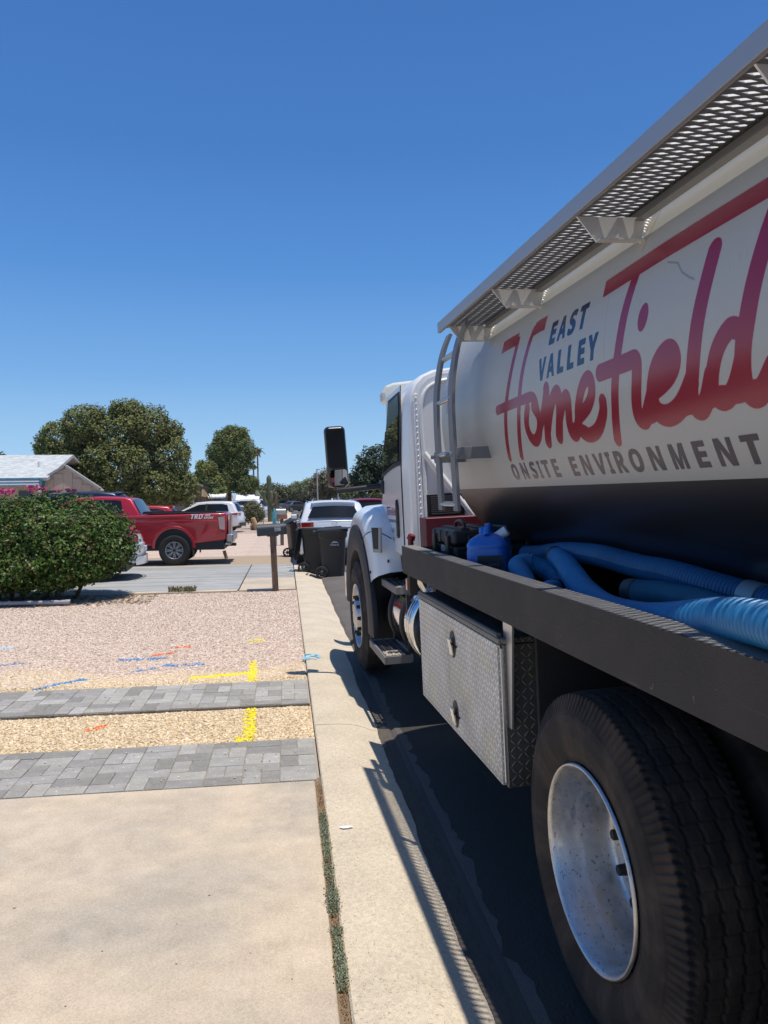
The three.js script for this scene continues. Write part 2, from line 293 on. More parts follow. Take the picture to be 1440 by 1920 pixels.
  tag(mesh('leaf_litter', merge(lit), mat(.24, .17, .09, .9, 0, { side: THREE.DoubleSide }), scene, { kind: 'stuff' }), 'dry brown leaf litter on the gravel around the big shrub', 'leaf litter');
  // paint on the kerb
  const kerbY = (x) => (x < .33 ? .002 : .002 - .09 * (x - .33)); 
  const kp = (cx, cz, w, d, seed, label, colr, sc = 1) => { const g = []; for (let i = 0; i < 26; i++) { const x = cx + (hash(i, 1, seed) - .5) * w, z = cz + (hash(i, 2, seed) - .5) * d, a = (.012 + .03 * hash(i, 3, seed)) * sc, b = (.006 + .012 * hash(i, 4, seed)) * sc; const s = new THREE.Shape(); for (let k = 0; k < 9; k++) { const t = k / 9 * 6.283, q = .7 + .6 * hash(i, k + 9, seed); (k ? s.lineTo.bind(s) : s.moveTo.bind(s))(Math.cos(t) * a * q, Math.sin(t) * b * q); } const f = new THREE.ShapeGeometry(s); f.rotateX(-Math.PI / 2); f.translate(x, kerbY(x) + .0025 + i * .00008, z); g.push(f); } tag(mesh('spray_mark', merge(g), mat(...colr, .8)), label, 'paint mark'); };
  kp(.23, -7.48, .15, .30, 3, 'cyan spray paint smear on the curb near the mirror shadow', [.18, .55, .75]);
  kp(.255, -3.54, .03, .014, 4, 'small white paint spot on the near curb', [.8, .8, .8], .55);
}
{ // weeds in the joint
  const blade = new THREE.BufferGeometry(); blade.setAttribute('position', new THREE.Float32BufferAttribute([0, 0, 0, .3, .5, .08, 0, 1, .12, -.3, .5, .08], 3)); blade.setIndex([0, 1, 2, 0, 2, 3]); blade.computeVertexNormals();
  const weedM = mat(.25, .285, .18, .85, 0, { side: THREE.DoubleSide }), dryM = mat(.26, .15, .06, .9, 0, { side: THREE.DoubleSide });
  const weed = (z0, z1, n, seed, label, m = weedM, name = 'weed_patch', cat = 'weeds') => { const r = rng(seed), g = []; for (let i = 0; i < n; i++) { const f = r(), z = z0 + (z1 - z0) * f, s = .004 + .0065 * r(), b = blade.clone(); b.scale(s, s, s); b.rotateX((r() - .3) * 1.6); b.rotateY(r() * 6.28); b.translate(.155 + (r() + r() + r() - 1.5) * .019 * (.35 + 1.2 * pnoise(z * 14 + 90, 3.3, 512, seed)), -.006 + .018 * r() * (1 - Math.abs(f - .5)), z); g.push(b); } tag(mesh(name, merge(g), m), label, cat); };
  weed(-3.72, -3.22, 2600, 1, 'grey green weeds in the joint, farthest patch from the viewer'); weed(-3.2, -2.98, 700, 2, 'sparse weeds in the joint just behind the farthest patch');
  weed(-3.0, -2.80, 1200, 3, 'middle small clump of weeds between slab and curb'); weed(-2.72, -2.36, 2200, 4, 'nearest grey green weed patch in the joint between slab and curb');
  weed(-4.1, -1.4, 1600, 5, 'brown dry debris lying along the joint between slab and curb', dryM, 'dry_debris', 'debris');
}
// ---------- the tanker truck (x right, y up from the road, forward is -z; origin on its centre line) ----------
const truck = thing('tanker_truck', 'white cab tank truck with a long cream tank lettered in red, parked along the curb', 'truck', [2.1963, -.0082, -.101]);
truck.rotation.set(.00406751, .04607938, .03490659, 'YXZ');
const grimeT = tex(512, (u, v) => { const n = fbm(u, v, 6, 5, 120), g = hash(Math.floor(u * 512), Math.floor(v * 512), 3), k = .75 + .4 * n + .14 * (g - .5); return [k, k, k]; }, true);
const speck = tex(256, (u, v) => hash(Math.floor(u * 256), Math.floor(v * 256), 77) * .6 + .4 * fbm(u, v, 40, 2, 78), false, 6, 6);
const railT = tex(512, (u, v) => { const n = fbm(u, v, 8, 4, 170), g = hash(Math.floor(u * 512), Math.floor(v * 512), 9), c = pnoise(u * 90, v * 90, 90, 172) > .982 ? 3.2 : 1, sc = pnoise(u * 5, v * 110, 110, 174) > .93 ? 1.5 : 1; const k = (.7 + .5 * n + .25 * (g - .5)) * c * sc; return [.050 * k, .042 * k, .035 * k]; }, true, .9, .9);
const M_rail = mat(1, 1, 1, .78, 0, { map: railT, bumpMap: speck, bumpScale: .0025 });
const M_tankWhite = mat(.50, .495, .465, .34, 0, { clearcoat: .6, clearcoatRoughness: .16 });
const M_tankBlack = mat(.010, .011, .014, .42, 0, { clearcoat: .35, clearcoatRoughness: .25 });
const TR = .95, TY = 2.0, SPLIT = R(-24.9), Z0 = -4.62, ZP = -.62, ZE = 1.9;
const onTank = (th, z, r = TR) => [-r * Math.cos(th), TY + r * Math.sin(th), z];
{ // lettering: strokes in metres along the tank (z) and round it (arc)
  const PX = 512, TOP = TR * R(95), W = 2048, H = Math.round(PX * TR * (R(95) - SPLIT));
  const X = (z) => (z - Z0) * PX, Y = (a) => (TOP - a) * PX;
  const RED = '#8f0d2f', NAVY = '#10193a';
  const S = (pts, w, c, close) => [pts, w, c, close];
  const script = [
    [[[-3.325, .262], [-3.33, .22], [-3.35, .15], [-3.385, .06], [-3.415, 0], [-3.435, -.05], [-3.46, -.12], [-3.485, -.19], [-3.505, -.262]], .042], [[[-3.545, .272], [-3.44, .276], [-3.33, .272]], .06],
    [[[-3.135, .27], [-3.155, .23], [-3.18, .17], [-3.21, .10], [-3.235, .02], [-3.258, -.05], [-3.285, -.12], [-3.315, -.19], [-3.345, -.262]], .042], [[[-3.125, .272], [-3.06, .276], [-3.0, .272]], .06],
    [[[-3.555, -.028], [-3.45, -.024], [-3.33, -.022], [-3.2, -.02], [-3.10, -.018], [-3.06, -.035], [-3.045, -.08], [-3.04, -.115]], .046],
    [[[-3.155, -.06], [-3.185, -.10], [-3.195, -.15], [-3.17, -.195], [-3.125, -.21], [-3.075, -.185], [-3.04, -.14], [-3.045, -.10], [-3.085, -.065]], .055],
    [[[-3.06, -.165], [-3.01, -.125], [-2.965, -.07], [-2.935, -.01]], .05], [[[-2.935, -.012], [-2.94, -.05], [-2.955, -.11], [-2.975, -.17], [-2.995, -.218]], .062],
    [[[-2.965, -.16], [-2.92, -.10], [-2.87, -.05], [-2.835, -.035], [-2.815, -.05], [-2.82, -.10], [-2.845, -.155], [-2.875, -.208]], .062],
    [[[-2.845, -.15], [-2.79, -.085], [-2.755, -.062], [-2.735, -.072], [-2.74, -.11], [-2.755, -.16], [-2.755, -.20], [-2.73, -.215], [-2.70, -.20], [-2.675, -.165]], .058],
    [[[-2.66, -.15], [-2.59, -.13], [-2.545, -.10], [-2.525, -.068], [-2.53, -.035], [-2.555, -.022], [-2.59, -.035], [-2.625, -.07], [-2.655, -.115], [-2.675, -.16], [-2.675, -.20], [-2.64, -.222], [-2.585, -.225], [-2.53, -.21], [-2.485, -.175], [-2.462, -.145], [-2.46, -.12]], .056],
    [[[-2.475, .268], [-2.23, .278], [-2.04, .284], [-1.6, .287], [-1.2, .29], [-.9, .29]], .06],
    [[[-2.245, .265], [-2.265, .21], [-2.29, .14], [-2.315, .05], [-2.34, -.02], [-2.36, -.08], [-2.38, -.15], [-2.40, -.21], [-2.415, -.255]], .05],
    [[[-2.46, -.022], [-2.36, -.02], [-2.26, -.018], [-2.205, -.015], [-2.21, -.06], [-2.23, -.12], [-2.245, -.17], [-2.24, -.205], [-2.205, -.212], [-2.165, -.165], [-2.12, -.11]], .060],
    [[[-2.11, -.12], [-2.05, -.105], [-2.005, -.075], [-1.995, -.045], [-2.02, -.025], [-2.06, -.035], [-2.10, -.065], [-2.125, -.105], [-2.145, -.155], [-2.13, -.195], [-2.08, -.212], [-2.02, -.20], [-1.97, -.17], [-1.93, -.13]], .068],
    [[[-1.822, .195], [-1.83, .16], [-1.85, .10], [-1.875, .03], [-1.90, -.05], [-1.92, -.11], [-1.942, -.165], [-1.935, -.205], [-1.905, -.212], [-1.87, -.18], [-1.84, -.13]], .062],
    [[[-1.70, -.04], [-1.73, -.02], [-1.765, -.035], [-1.80, -.065], [-1.83, -.115], [-1.845, -.16], [-1.83, -.195], [-1.79, -.20], [-1.745, -.165], [-1.71, -.11]], .056],
    [[[-1.575, .27], [-1.61, .17], [-1.63, .11], [-1.652, .05], [-1.675, -.02], [-1.695, -.07], [-1.71, -.13], [-1.712, -.18], [-1.685, -.207], [-1.645, -.19], [-1.60, -.145]], .064],
    [[[-2.24, -.19], [-2.19, -.205], [-2.13, -.19], [-2.05, -.21], [-1.97, -.19], [-1.93, -.20], [-1.87, -.19], [-1.82, -.18], [-1.76, -.19], [-1.70, -.185], [-1.64, -.19]], .05],
    [[[-2.75, -.19], [-2.69, -.19], [-2.62, -.215]], .05],
    [[[-1.50, -.03], [-1.54, -.03], [-1.565, -.055], [-1.55, -.09], [-1.51, -.12], [-1.50, -.165], [-1.53, -.20], [-1.60, -.205]], .056],
  ];
  const draw = (c, rough) => {
    c.fillStyle = rough ? '#666666' : '#b4b3ac'; c.fillRect(0, 0, W, H);
    if (!rough) { const r = rng(5); // grime specks, rust weeps and scratches
      for (let i = 0; i < 2600; i++) { c.fillStyle = `rgba(${90 + 60 * r()},${80 + 50 * r()},${70 + 40 * r()},${.03 + .07 * r()})`; const s = .6 + 2.2 * r(); c.fillRect(W * r(), H * r(), s, s * (1 + 5 * r())); }
      for (let i = 0; i < 26; i++) { c.strokeStyle = `rgba(110,85,55,${.03 + .07 * r()})`; c.lineWidth = 1 + 3 * r(); const x = W * r(), y = 380 * r(); c.beginPath(); c.moveTo(x, y); c.lineTo(x + 20 * (r() - .5), y + 80 + 240 * r()); c.stroke(); }
      for (const [z, a0, a1] of [[-2.24, .50, .40], [-2.22, .46, .33], [-2.27, .52, .42]]) { c.strokeStyle = 'rgba(140,95,50,.30)'; c.lineWidth = 6; c.beginPath(); c.moveTo(X(z), Y(a0)); c.lineTo(X(z - .03), Y(a1)); c.stroke(); }
      c.strokeStyle = 'rgba(60,58,62,.32)'; c.lineWidth = 3; c.beginPath(); [[-2.06, .235], [-2.0, .215], [-1.97, .18], [-1.93, .155], [-1.9, .14]].forEach((p, i) => (i ? c.lineTo(X(p[0]), Y(p[1])) : c.moveTo(X(p[0]), Y(p[1])))); c.stroke();
    }
    c.lineCap = 'round'; c.lineJoin = 'round';
    if (!rough) { c.fillStyle = 'rgba(60,60,60,.35)'; c.fillRect(X(-2.42), 0, 1.6, H); c.fillStyle = 'rgba(255,255,250,.3)'; c.fillRect(X(-2.417), 0, 1.6, H); }
    for (const [p, w] of script) {
      c.strokeStyle = rough ? '#3c3c3c' : RED; c.lineCap = p.length === 3 || p.length === 6 && w === .06 ? 'butt' : 'round'; c.lineWidth = w * PX; c.beginPath(); c.moveTo(X(p[0][0]), Y(p[0][1]));
      for (let i = 1; i < p.length - 1; i++) { const mx = (p[i][0] + p[i + 1][0]) / 2, my = (p[i][1] + p[i + 1][1]) / 2; c.quadraticCurveTo(X(p[i][0]), Y(p[i][1]), X(mx), Y(my)); }
      const l = p[p.length - 1]; c.lineTo(X(l[0]), Y(l[1])); c.stroke();
    }
    c.fillStyle = rough ? '#3c3c3c' : RED; c.save(); c.translate(X(-2.168), Y(.10)); c.rotate(.35); c.beginPath(); c.ellipse(0, 0, 15, 22, 0, 0, 7); c.fill(); c.restore();
    const word = (t, z0, z1, a0, a1, slant = 0) => { const h = (a1 - a0) * PX; c.save(); c.fillStyle = rough ? '#3c3c3c' : NAVY; c.strokeStyle = c.fillStyle; c.font = `bold ${Math.round(h / .714)}px sans-serif`; const m = c.measureText(t).width; c.translate(X(z0), Y(a0)); c.transform((X(z1) - X(z0)) / m, 0, slant, 1, 0, 0); c.fillText(t, 0, 0); c.lineWidth = a0 < -.2 ? 2.6 : 4; c.lineJoin = 'round'; c.strokeText(t, 0, 0); c.restore(); };
    const letters = (t, z0, z1, a0, a1, slant, gap) => { const n = t.length, w = (z1 - z0) / n; [...t].forEach((ch, i) => word(ch, z0 + i * w + (gap * w) / 2, z0 + (i + 1) * w - (gap * w) / 2, a0, a1, slant)); };
    letters('EAST', -2.945, -2.575, .165, .248, -.12, .24); letters('VALLEY', -3.03, -2.47, .035, .118, -.12, .26);
    const I = (t, z0, z1) => { let tot = 0; const ws = [...t].map((ch) => (ch === 'I' ? .5 : ch === 'M' || ch === 'O' || ch === 'N' ? 1.25 : 1)); ws.forEach((w) => (tot += w)); let z = z0; [...t].forEach((ch, i) => { const w = (z1 - z0) * ws[i] / tot; word(ch, z + w * .13, z + w * .87, -.372, -.298, 0); z += w; }); };
    I('ONSITE', -3.56, -2.96); I('ENVIRONMENTAL', -2.88, -1.50);
  };
  const map = canvasTex(W, H, (c) => draw(c, false)), rough = canvasTex(W, H, (c) => draw(c, true), false);
  const m = new THREE.MeshPhysicalMaterial({ color: col(.98, .97, .94), map, roughnessMap: rough, roughness: 1, clearcoat: .14, clearcoatRoughness: .12 });
  const shell = (za, zb, ta, tb, n) => grid(1, n, (u, v) => onTank(ta + (tb - ta) * v, za + (zb - za) * u));
  const sideG = shell(Z0, ZP, SPLIT, R(95), 64); mesh('lettered_shell', sideG, m, truck).userData.label = 'cream side of the tank with red script and navy lettering';
  mesh('tank_shell', [shell(ZP, ZE, SPLIT, R(95), 48), shell(Z0, ZE, R(95), Math.PI - SPLIT, 64)], M_tankWhite, truck);
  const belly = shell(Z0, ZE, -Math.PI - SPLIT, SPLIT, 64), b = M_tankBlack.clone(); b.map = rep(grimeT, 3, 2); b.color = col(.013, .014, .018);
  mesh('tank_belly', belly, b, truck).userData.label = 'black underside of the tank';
  // dished heads, split in white and black at the same line
  const head = (z, s, ta, tb) => grid(40, 10, (u, v) => { const th = ta + (tb - ta) * u, a = v * Math.PI / 2, r = TR * Math.cos(a); return [-r * Math.cos(th), TY + r * Math.sin(th), z + s * .26 * Math.sin(a)]; });
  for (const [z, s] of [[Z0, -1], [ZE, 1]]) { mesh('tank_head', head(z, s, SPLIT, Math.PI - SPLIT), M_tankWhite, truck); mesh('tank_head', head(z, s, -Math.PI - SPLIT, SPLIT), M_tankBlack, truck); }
  const ring = (z, w, h) => grid(1, 60, (u, v) => onTank(SPLIT + (Math.PI - 2 * SPLIT) * v, z + (u - .5) * w, TR + h));
  for (const z of [-4.50, -4.34]) { const t = new THREE.TorusGeometry(TR + .0005, .006, 6, 90, Math.PI * .98); t.rotateZ(R(0)); t.translate(0, TY, z); mesh('weld_seam', t, M_tankWhite, truck); }
  for (const z of [-.6]) { const t = new THREE.TorusGeometry(TR - .002, .0045, 6, 120, Math.PI * 1.2); t.rotateZ(-Math.PI * .1); t.translate(0, TY, z); mesh('weld_seam', t, M_tankWhite, truck); }
  const hatch = mesh('manway', lathe([[0, .2], [.20, .2], [.215, .19], [.215, .15], [.19, .14], [.19, -.1]], 32), M_tankWhite, truck); hatch.position.set(-.05, TY + TR, -2.9);
  mesh('hatch_clamp', tube([[.2, 0, 0], [.26, .12, 0], [.2, .2, 0]], .012, 10, 6), M.galv, hatch);
  const guard = mesh('guard_loop', tube([[-.42, 2.80, -4.3], [-.42, 2.98, -4.2], [-.42, 3.0, -3.9], [-.42, 2.98, -3.6], [-.42, 2.80, -3.5]], .016, 30, 8), mat(.7, .7, .68, .4), truck);
}
{ // frame, deck, side rail
  mesh('chassis_rail', [box(-.45, -.37, .72, 1.0, -8.2, 2.2), box(.37, .45, .72, 1.0, -8.2, 2.2)], M.black, truck);
  mesh('subframe', [box(-.5, .5, 1.0, 1.06, -5.0, 1.9), box(-.3, .3, .42, .72, -8.1, -6.2), box(-.12, .12, .55, .7, -6.3, -.9)], M.black, truck);
  mesh('deck', box(-1.18, 1.18, 1.083, 1.10, -4.70, 2.0), M.black, truck);
  const railSection = (s) => [box(s * 1.212, s * 1.22, 1.094, 1.264, -4.72, 2.0, .003), box(s * 1.15, s * 1.2125, 1.0945, 1.102, -4.72, 2.0, .002), box(s * 1.14, s * 1.2115, 1.1025, 1.2545, -4.7205, -4.712)];
  const dusty = mat(.20, .19, .175, .9, 0, { map: rep(grimeT, 2, 2), bumpMap: speck, bumpScale: .002 }); for (const s of [-1, 1]) mesh('rail_flange', box(s * 1.135, s * 1.2125, 1.255, 1.2635, -4.72, 2.0, .002), dusty, truck);
  mesh('side_rail', railSection(-1), M_rail, truck).userData.label = 'black channel side rail along the near side'; mesh('side_rail', railSection(1), M_rail, truck);
  mesh('front_rail', box(-1.21, 1.21, 1.102, 1.25, -4.73, -4.722), M_rail, truck);
  const gus = poly([[-.075, 0], [.03, 0], [.03, -.02], [-.02, -.42], [-.05, -.42], [-.075, -.1]], .008); gus.rotateY(-Math.PI / 2); gus.translate(-1.185, 1.09, -2.80); mesh('gusset', gus, M.alu, truck);
  mesh('post', box(-1.20, -1.15, .96, 1.093, -4.68, -4.62, .004), M_rail, truck);
  mesh('marker_lamp', box(-1.205, -1.19, .985, 1.06, -4.72, -4.685, .006), mat(.6, .16, .02, .25, 0, { clearcoat: 1 }), truck);
  for (const z of [-.2, -2.95, -4.4]) mesh('cross_member', box(-1.10, 1.10, 1.0, 1.08, z - .04, z + .04), M.black, truck);
  mesh('mud_flap', box(-1.12, -.62, .60, 1.05, -2.735, -2.715, .004), mat(.016, .016, .018, .75, 0, { bumpMap: speck, bumpScale: .003 }), truck);
  mesh('axle', [bar([-1.0, .5, -2.1], [1.0, .5, -2.1], .09), new THREE.SphereGeometry(.24, 20, 14).translate(0, .5, -2.1)], M.black, truck); mesh('axle', bar([-1, .5, -.8], [1, .5, -.8], .09), M.black, truck); mesh('axle', bar([-.95, .5, -6.95], [.95, .5, -6.95], .06), M.black, truck);
}
// wheels
const treadT = tex(512, (u, v) => { const n = fbm(u, v, 8, 4, 140), g = hash(Math.floor(u * 512), Math.floor(v * 512), 4), d = Math.max(0, fbm(u, v, 5, 4, 142) - .42) * 2.6; const k = .8 + .4 * (n - .5) + .2 * (g - .5); return [(.027 + .052 * d) * k, (.0205 + .034 * d) * k, (.016 + .022 * d) * k]; }, true);
const M_tyre = mat(1, 1, 1, .88, 0, { map: treadT, bumpMap: speck, bumpScale: .001 });
function tyreGeo(r, w, rimR, N, detail) { // outer face at y=0, inner at y=-w
  const prof = []; const s = (rr, y) => prof.push([rr, y]);
  const k = (r - rimR) / .215;
  s(rimR - .004, -.03); s(rimR, -.012); s(rimR + .016 * k, -.002); s(rimR + .022 * k, -.0045); s(rimR + .045 * k, .008); s(rimR + .09 * k, .0165); s(rimR + .098 * k, .0145); s(rimR + .125 * k, .012); s(rimR + .131 * k, .015); s(rimR + .150 * k, .0085); s(rimR + .153 * k, .005); s(rimR + .18 * k, -.006); s(r - .018, -.014);
  const t0 = prof.length, TN = detail ? 44 : 10; for (let i = 0; i <= TN; i++) { const f = i / TN; s(r - .006 * (2 * f - 1) ** 4, -.018 - (w - .036) * f); }
  const t1 = prof.length; s(r - .02, -w + .014); s(rimR + .1 * k, -w - .015); s(rimR + .02 * k, -w); s(rimR, -w + .03);
  const NP = prof.length, P = 126;
  return grid(N, NP - 1, (u, v) => {
    const j = Math.round(v * (NP - 1)); let [rr, y] = prof[j]; const a = u * Math.PI * 2, ph = (u * P) % 1;
    if (detail && j >= t0 && j < t1) {
      const f = (j - t0) / TN; let d = 0; const zig = .009 * Math.asin(Math.sin(u * P * Math.PI)) / 1.57;
      for (const c of [.2, .4, .6, .8]) if (Math.abs(f - c - zig * (1.6)) < .011) d = .0065;
      if ((f < .07 || f > .93) && ph < .36) d = Math.max(d, .009); else if (ph < .14 && f > .16 && f < .84 && Math.floor(u * P) % 2) d = Math.max(d, .002);
      rr -= d;
    } else if (detail && (j === t0 - 1 || j === t0 - 2) && ph < .36) { rr -= .005; y -= .003; }
    return [rr * Math.cos(a), y, rr * Math.sin(a)];
  }, (u, v) => [u * 8, v * 2]);
}
const rimT = tex(512, (u, v) => { const n = fbm(u, v, 12, 4, 150), g = hash(Math.floor(u * 512), Math.floor(v * 512), 5), d = fbm(u, v, 40, 3, 152); const k = d > .74 ? .45 : .78 + .3 * n; return [.62 * k, .615 * k, .605 * k].map((x) => x * (.85 + .3 * g)); }, true, 4, 2);
const rimR = tex(256, (u, v) => .22 + .45 * fbm(u, v, 16, 4, 154), false, 4, 2);
const M_rim = mat(1, 1, 1, 1, .92, { map: rimT, roughnessMap: rimR });
const sideOut = (g) => { g.rotateZ(Math.PI / 2); return g; };
function wheel(x, z, kind, detail) {
  const g = new THREE.Group(); g.name = 'wheel'; truck.add(g); g.position.set(x * 1.018, .485, z); if (x > 0) g.rotation.y = Math.PI;
  const ty = tyreGeo(.5, .27, .285, detail ? 882 : 96, detail); mesh('tyre', toSide(ty), M_tyre, g);
  const rr = kind === 'dual'
    ? [[.292, .000], [.290, .008], [.284, .008], [.276, -.004], [.272, -.03], [.262, -.06], [.262, -.085], [.251, -.10], [.251, -.15], [.247, -.17], [.245, -.185], [.235, -.20], [.17, -.205], [.165, -.20], [.14, -.198], [.135, -.175], [.12, -.168], [.0, -.165]]
    : [[.292, .000], [.290, .008], [.284, .008], [.276, -.004], [.268, -.03], [.255, -.05], [.235, -.045], [.19, -.02], [.165, -.012], [.14, -.012], [.135, .018], [.10, .03], [0, .032]];
  mesh('rim', lathe(rr.slice().reverse().map(([a, b]) => [a, b]), 72, 'x'), M_rim, g);
  const nuts = []; for (let i = 0; i < 10; i++) { const a = i / 10 * 6.283, y0 = kind === 'dual' ? -.205 : -.02; const c = new THREE.CylinderGeometry(.016, .02, .05, 6); c.rotateZ(Math.PI / 2); c.translate(-(y0 + .022), .168 * Math.sin(a), .168 * Math.cos(a)); nuts.push(c); }
  for (const c of nuts) mesh('lug_nut', c, mat(.03, .03, .032, .6, .3), g);
  if (kind === 'dual') { const t2 = tyreGeo(.5, .27, .285, 96, false); t2.translate(0, -.31, 0); mesh('tyre', toSide(t2), M_tyre, g); mesh('brake_drum', lathe([[0, -.24], [.24, -.24], [.24, -.5], [0, -.5]], 40, 'x'), M.black, g); }
  return g;
}
function toSide(g) { g.rotateZ(Math.PI / 2); g.computeVertexNormals(); return g; }
wheel(-1.20, -2.1, 'dual', true).userData.label = 'big rear dual wheel with deep dusty aluminium rim';
wheel(-1.20, -.76, 'dual', false); wheel(1.20, -2.1, 'dual', false); wheel(1.20, -.76, 'dual', false);
wheel(-1.20, -6.95, 'steer', false).userData.label = 'front steering wheel under the black fender flare'; wheel(1.20, -6.95, 'steer', false);
{ // tread plate tool box
  const n = 512, cell = 32, treadB = tex(n, (u, v) => { // raised lozenges, alternate directions
    const x = u * 16, y = v * 16, i = Math.floor(x), j = Math.floor(y), fx = x - i - .5, fy = y - j - .5, d = ((i + j) % 2 ? fx + fy : fx - fy) * .707, l = ((i + j) % 2 ? fx - fy : fx + fy) * .707; const e = (l / .52) ** 2 + (d / .14) ** 2; return e < 1 ? .4 + .6 * (1 - e) : .06 * pnoise(u * 90, v * 90, 90, 3);
  }, false, 2.2, 2.2);
  const plateC = tex(1024, (u, v) => { const n = fbm(u, v, 5, 5, 160), g = hash(Math.floor(u * 1024), Math.floor(v * 1024), 6), d = Math.max(0, fbm(u, v, 9, 4, 162) - .45) * 1.6; const x = u * 35, y = v * 35, i = Math.floor(x), j = Math.floor(y), fx = x - i - .5, fy = y - j - .5, dd = ((i + j) % 2 ? fx + fy : fx - fy) * .707, l = ((i + j) % 2 ? fx - fy : fx + fy) * .707, up = (l / .52) ** 2 + (dd / .15) ** 2 < 1; const k = (up ? 1.2 : .70) * (.6 + .75 * n) * (.9 + .2 * g); return [.60 * k, (.575 - .03 * d) * k, (.53 - .16 * d) * k]; }, true, 1.006, 1.006);
  const M_tread = mat(1.2, 1.18, 1.14, .5, .12, { map: plateC, bumpMap: treadB, bumpScale: .003 }); const M_treadDark = mat(.35, .35, .36, .5, .7, { map: plateC, bumpMap: treadB, bumpScale: .003 });
  const tb = new THREE.Group(); tb.name = 'tool_box'; tb.userData.label = 'tread plate aluminium tool box under the rail'; truck.add(tb);
  mesh('box_body', [box(-1.205, -.68, .43, .995, -4.28, -2.85, .004)], M_treadDark, tb);
  mesh('box_lid', [box(-1.225, -.66, .997, 1.022, -4.29, -2.845, .006), bar([-1.214, 1.028, -4.26], [-1.214, 1.028, -2.87], .011)], M_treadDark, tb);
  mesh('box_door', box(-1.222, -1.206, .436, .992, -4.276, -3.648, .004), M_tread, tb); mesh('box_door', box(-1.222, -1.206, .436, .992, -3.642, -2.875, .004), M_tread, tb);
  mesh('hinge', [box(-1.215, -1.195, .45, .98, -2.868, -2.856, .003)], M.alu, tb);
  for (const y of [.866, .53]) {
    const s = new THREE.Shape(); s.absellipse(0, 0, .07, .08, 0, 6.2832); const h = new THREE.Path(); h.absellipse(0, 0, .042, .058, 0, 6.2832); s.holes.push(h);
    const g = new THREE.ExtrudeGeometry(s, { depth: .008, bevelEnabled: true, bevelSize: .004, bevelThickness: .004, bevelSegments: 2, curveSegments: 28 }); g.rotateY(-Math.PI / 2); g.translate(-1.223, y, -3.55);
    const l = mesh('latch', g, M.plastic, tb);
    mesh('latch_cup', new THREE.CylinderGeometry(.05, .05, .002, 28).rotateZ(Math.PI / 2).scale(1, 1.3, 1.05).translate(-1.2235, y, -3.55), M.black, tb);
    const pd = box(-.010, .004, -.042, .04, -.022, .022, .004); pd.rotateZ(.16); pd.translate(-1.231, y - .008, -3.55); mesh('latch_paddle', pd, M.chrome, tb);
  }
}
{ // fuel tank, steps
  const ft = mesh('fuel_tank', (() => { const g = lathe([[0, 0], [.25, 0], [.272, .008], [.28, .022], [.28, 1.18], [.272, 1.194], [.25, 1.2], [0, 1.2]], 56, 'z'); g.translate(-.84, .665, -5.08); return g; })(), mat(.78, .78, .79, .16, 1, { roughnessMap: rep(rimR, 1, 3) }), truck);
  ft.userData.label = 'polished aluminium fuel tank';
  for (const z of [-5.36, -5.80]) { const t = new THREE.TorusGeometry(.284, .016, 8, 56); t.scale(1, 1, 2.0); t.translate(-.84, .665, z); mesh('tank_strap', t, M.black, ft); }
  for (const z of [-5.14, -5.20]) { const t = new THREE.TorusGeometry(.2805, .004, 6, 56); t.translate(-.84, .665, z); mesh('tank_bead', t, M.chrome, ft); }
  mesh('filler_cap', [bar([-.96, .90, -5.2], [-1.0, .985, -5.2], .035), bar([-1.0, .985, -5.2], [-1.02, 1.02, -5.2], .045, .042, 14)], M.chrome, ft);
  mesh('fitting', [bar([-.86, .93, -5.15], [-.86, 1.0, -5.15], .022), bar([-.92, 1.0, -5.15], [-.78, 1.0, -5.15], .02)], M.chrome, ft);
  const step = (name, x0, x1, y, z0, z1) => {
    const g = [box(x0, x0 + .018, y - .055, y, z0, z1, .004), box(x1 - .012, x1, y - .05, y, z0, z1, .003), box(x0 + .019, x1 - .013, y - .055, y - .001, z1 - .012, z1, .002), box(x0 + .019, x1 - .013, y - .055, y - .001, z0, z0 + .012, .002)];
    const st = mesh(name, g, mat(.20, .19, .18, .6, .4), truck); const slats = [];
    for (let k = 1; k < 14; k++) { const z = z0 + (z1 - z0) * k / 14; slats.push(box(x0 + .02, x1 - .014, y - .03, y - .004, z - .006, z + .006)); } for (let k = 1; k < 4; k++) { const x = x0 + (x1 - x0) * k / 4; slats.push(box(x - .004, x + .004, y - .028, y - .002, z0 + .013, z1 - .013)); }
    mesh('step_grating', slats, mat(.05, .05, .055, .6, .4), st);
  };
  step('step', -1.285, -1.08, .47, -5.86, -5.19); step('step', -1.125, -.93, .905, -6.12, -5.5);
  for (const z of [-5.82, -5.27]) mesh('step_hanger', box(-1.10, -1.07, .44, .88, z, z + .03), M.black, truck);
  const dust = rng(9), ds = []; for (let i = 0; i < 240; i++) { const s = .004 + .005 * dust(); const up = dust() < .3; ds.push(new THREE.IcosahedronGeometry(s, 0).translate(up ? -1.12 + .18 * dust() : -1.27 + .13 * dust(), up ? .905 : .472, up ? -5.50 - .06 * dust() : -5.2 - .16 * dust())); }
  const dm = mesh('step_dirt', ds, mat(.42, .36, .28, .95), truck); dm.userData.kind = 'stuff';
  const can = mesh('air_tank', lathe([[0, 0], [.11, .02], [.13, .06], [.13, .5], [.11, .54], [0, .56]], 32, 'z'), M.black, truck); can.position.set(-.93, .58, -4.40);
  mesh('exhaust_guard', [box(-1.03, -.75, .30, .56, -4.80, -4.50, .04)], M.black, truck);
  mesh('cable_loop', tube([[-1.02, .52, -4.52], [-1.08, .36, -4.46], [-1.08, .33, -4.38], [-1.02, .38, -4.34]], .006, 20, 6), M.dark, truck);
}
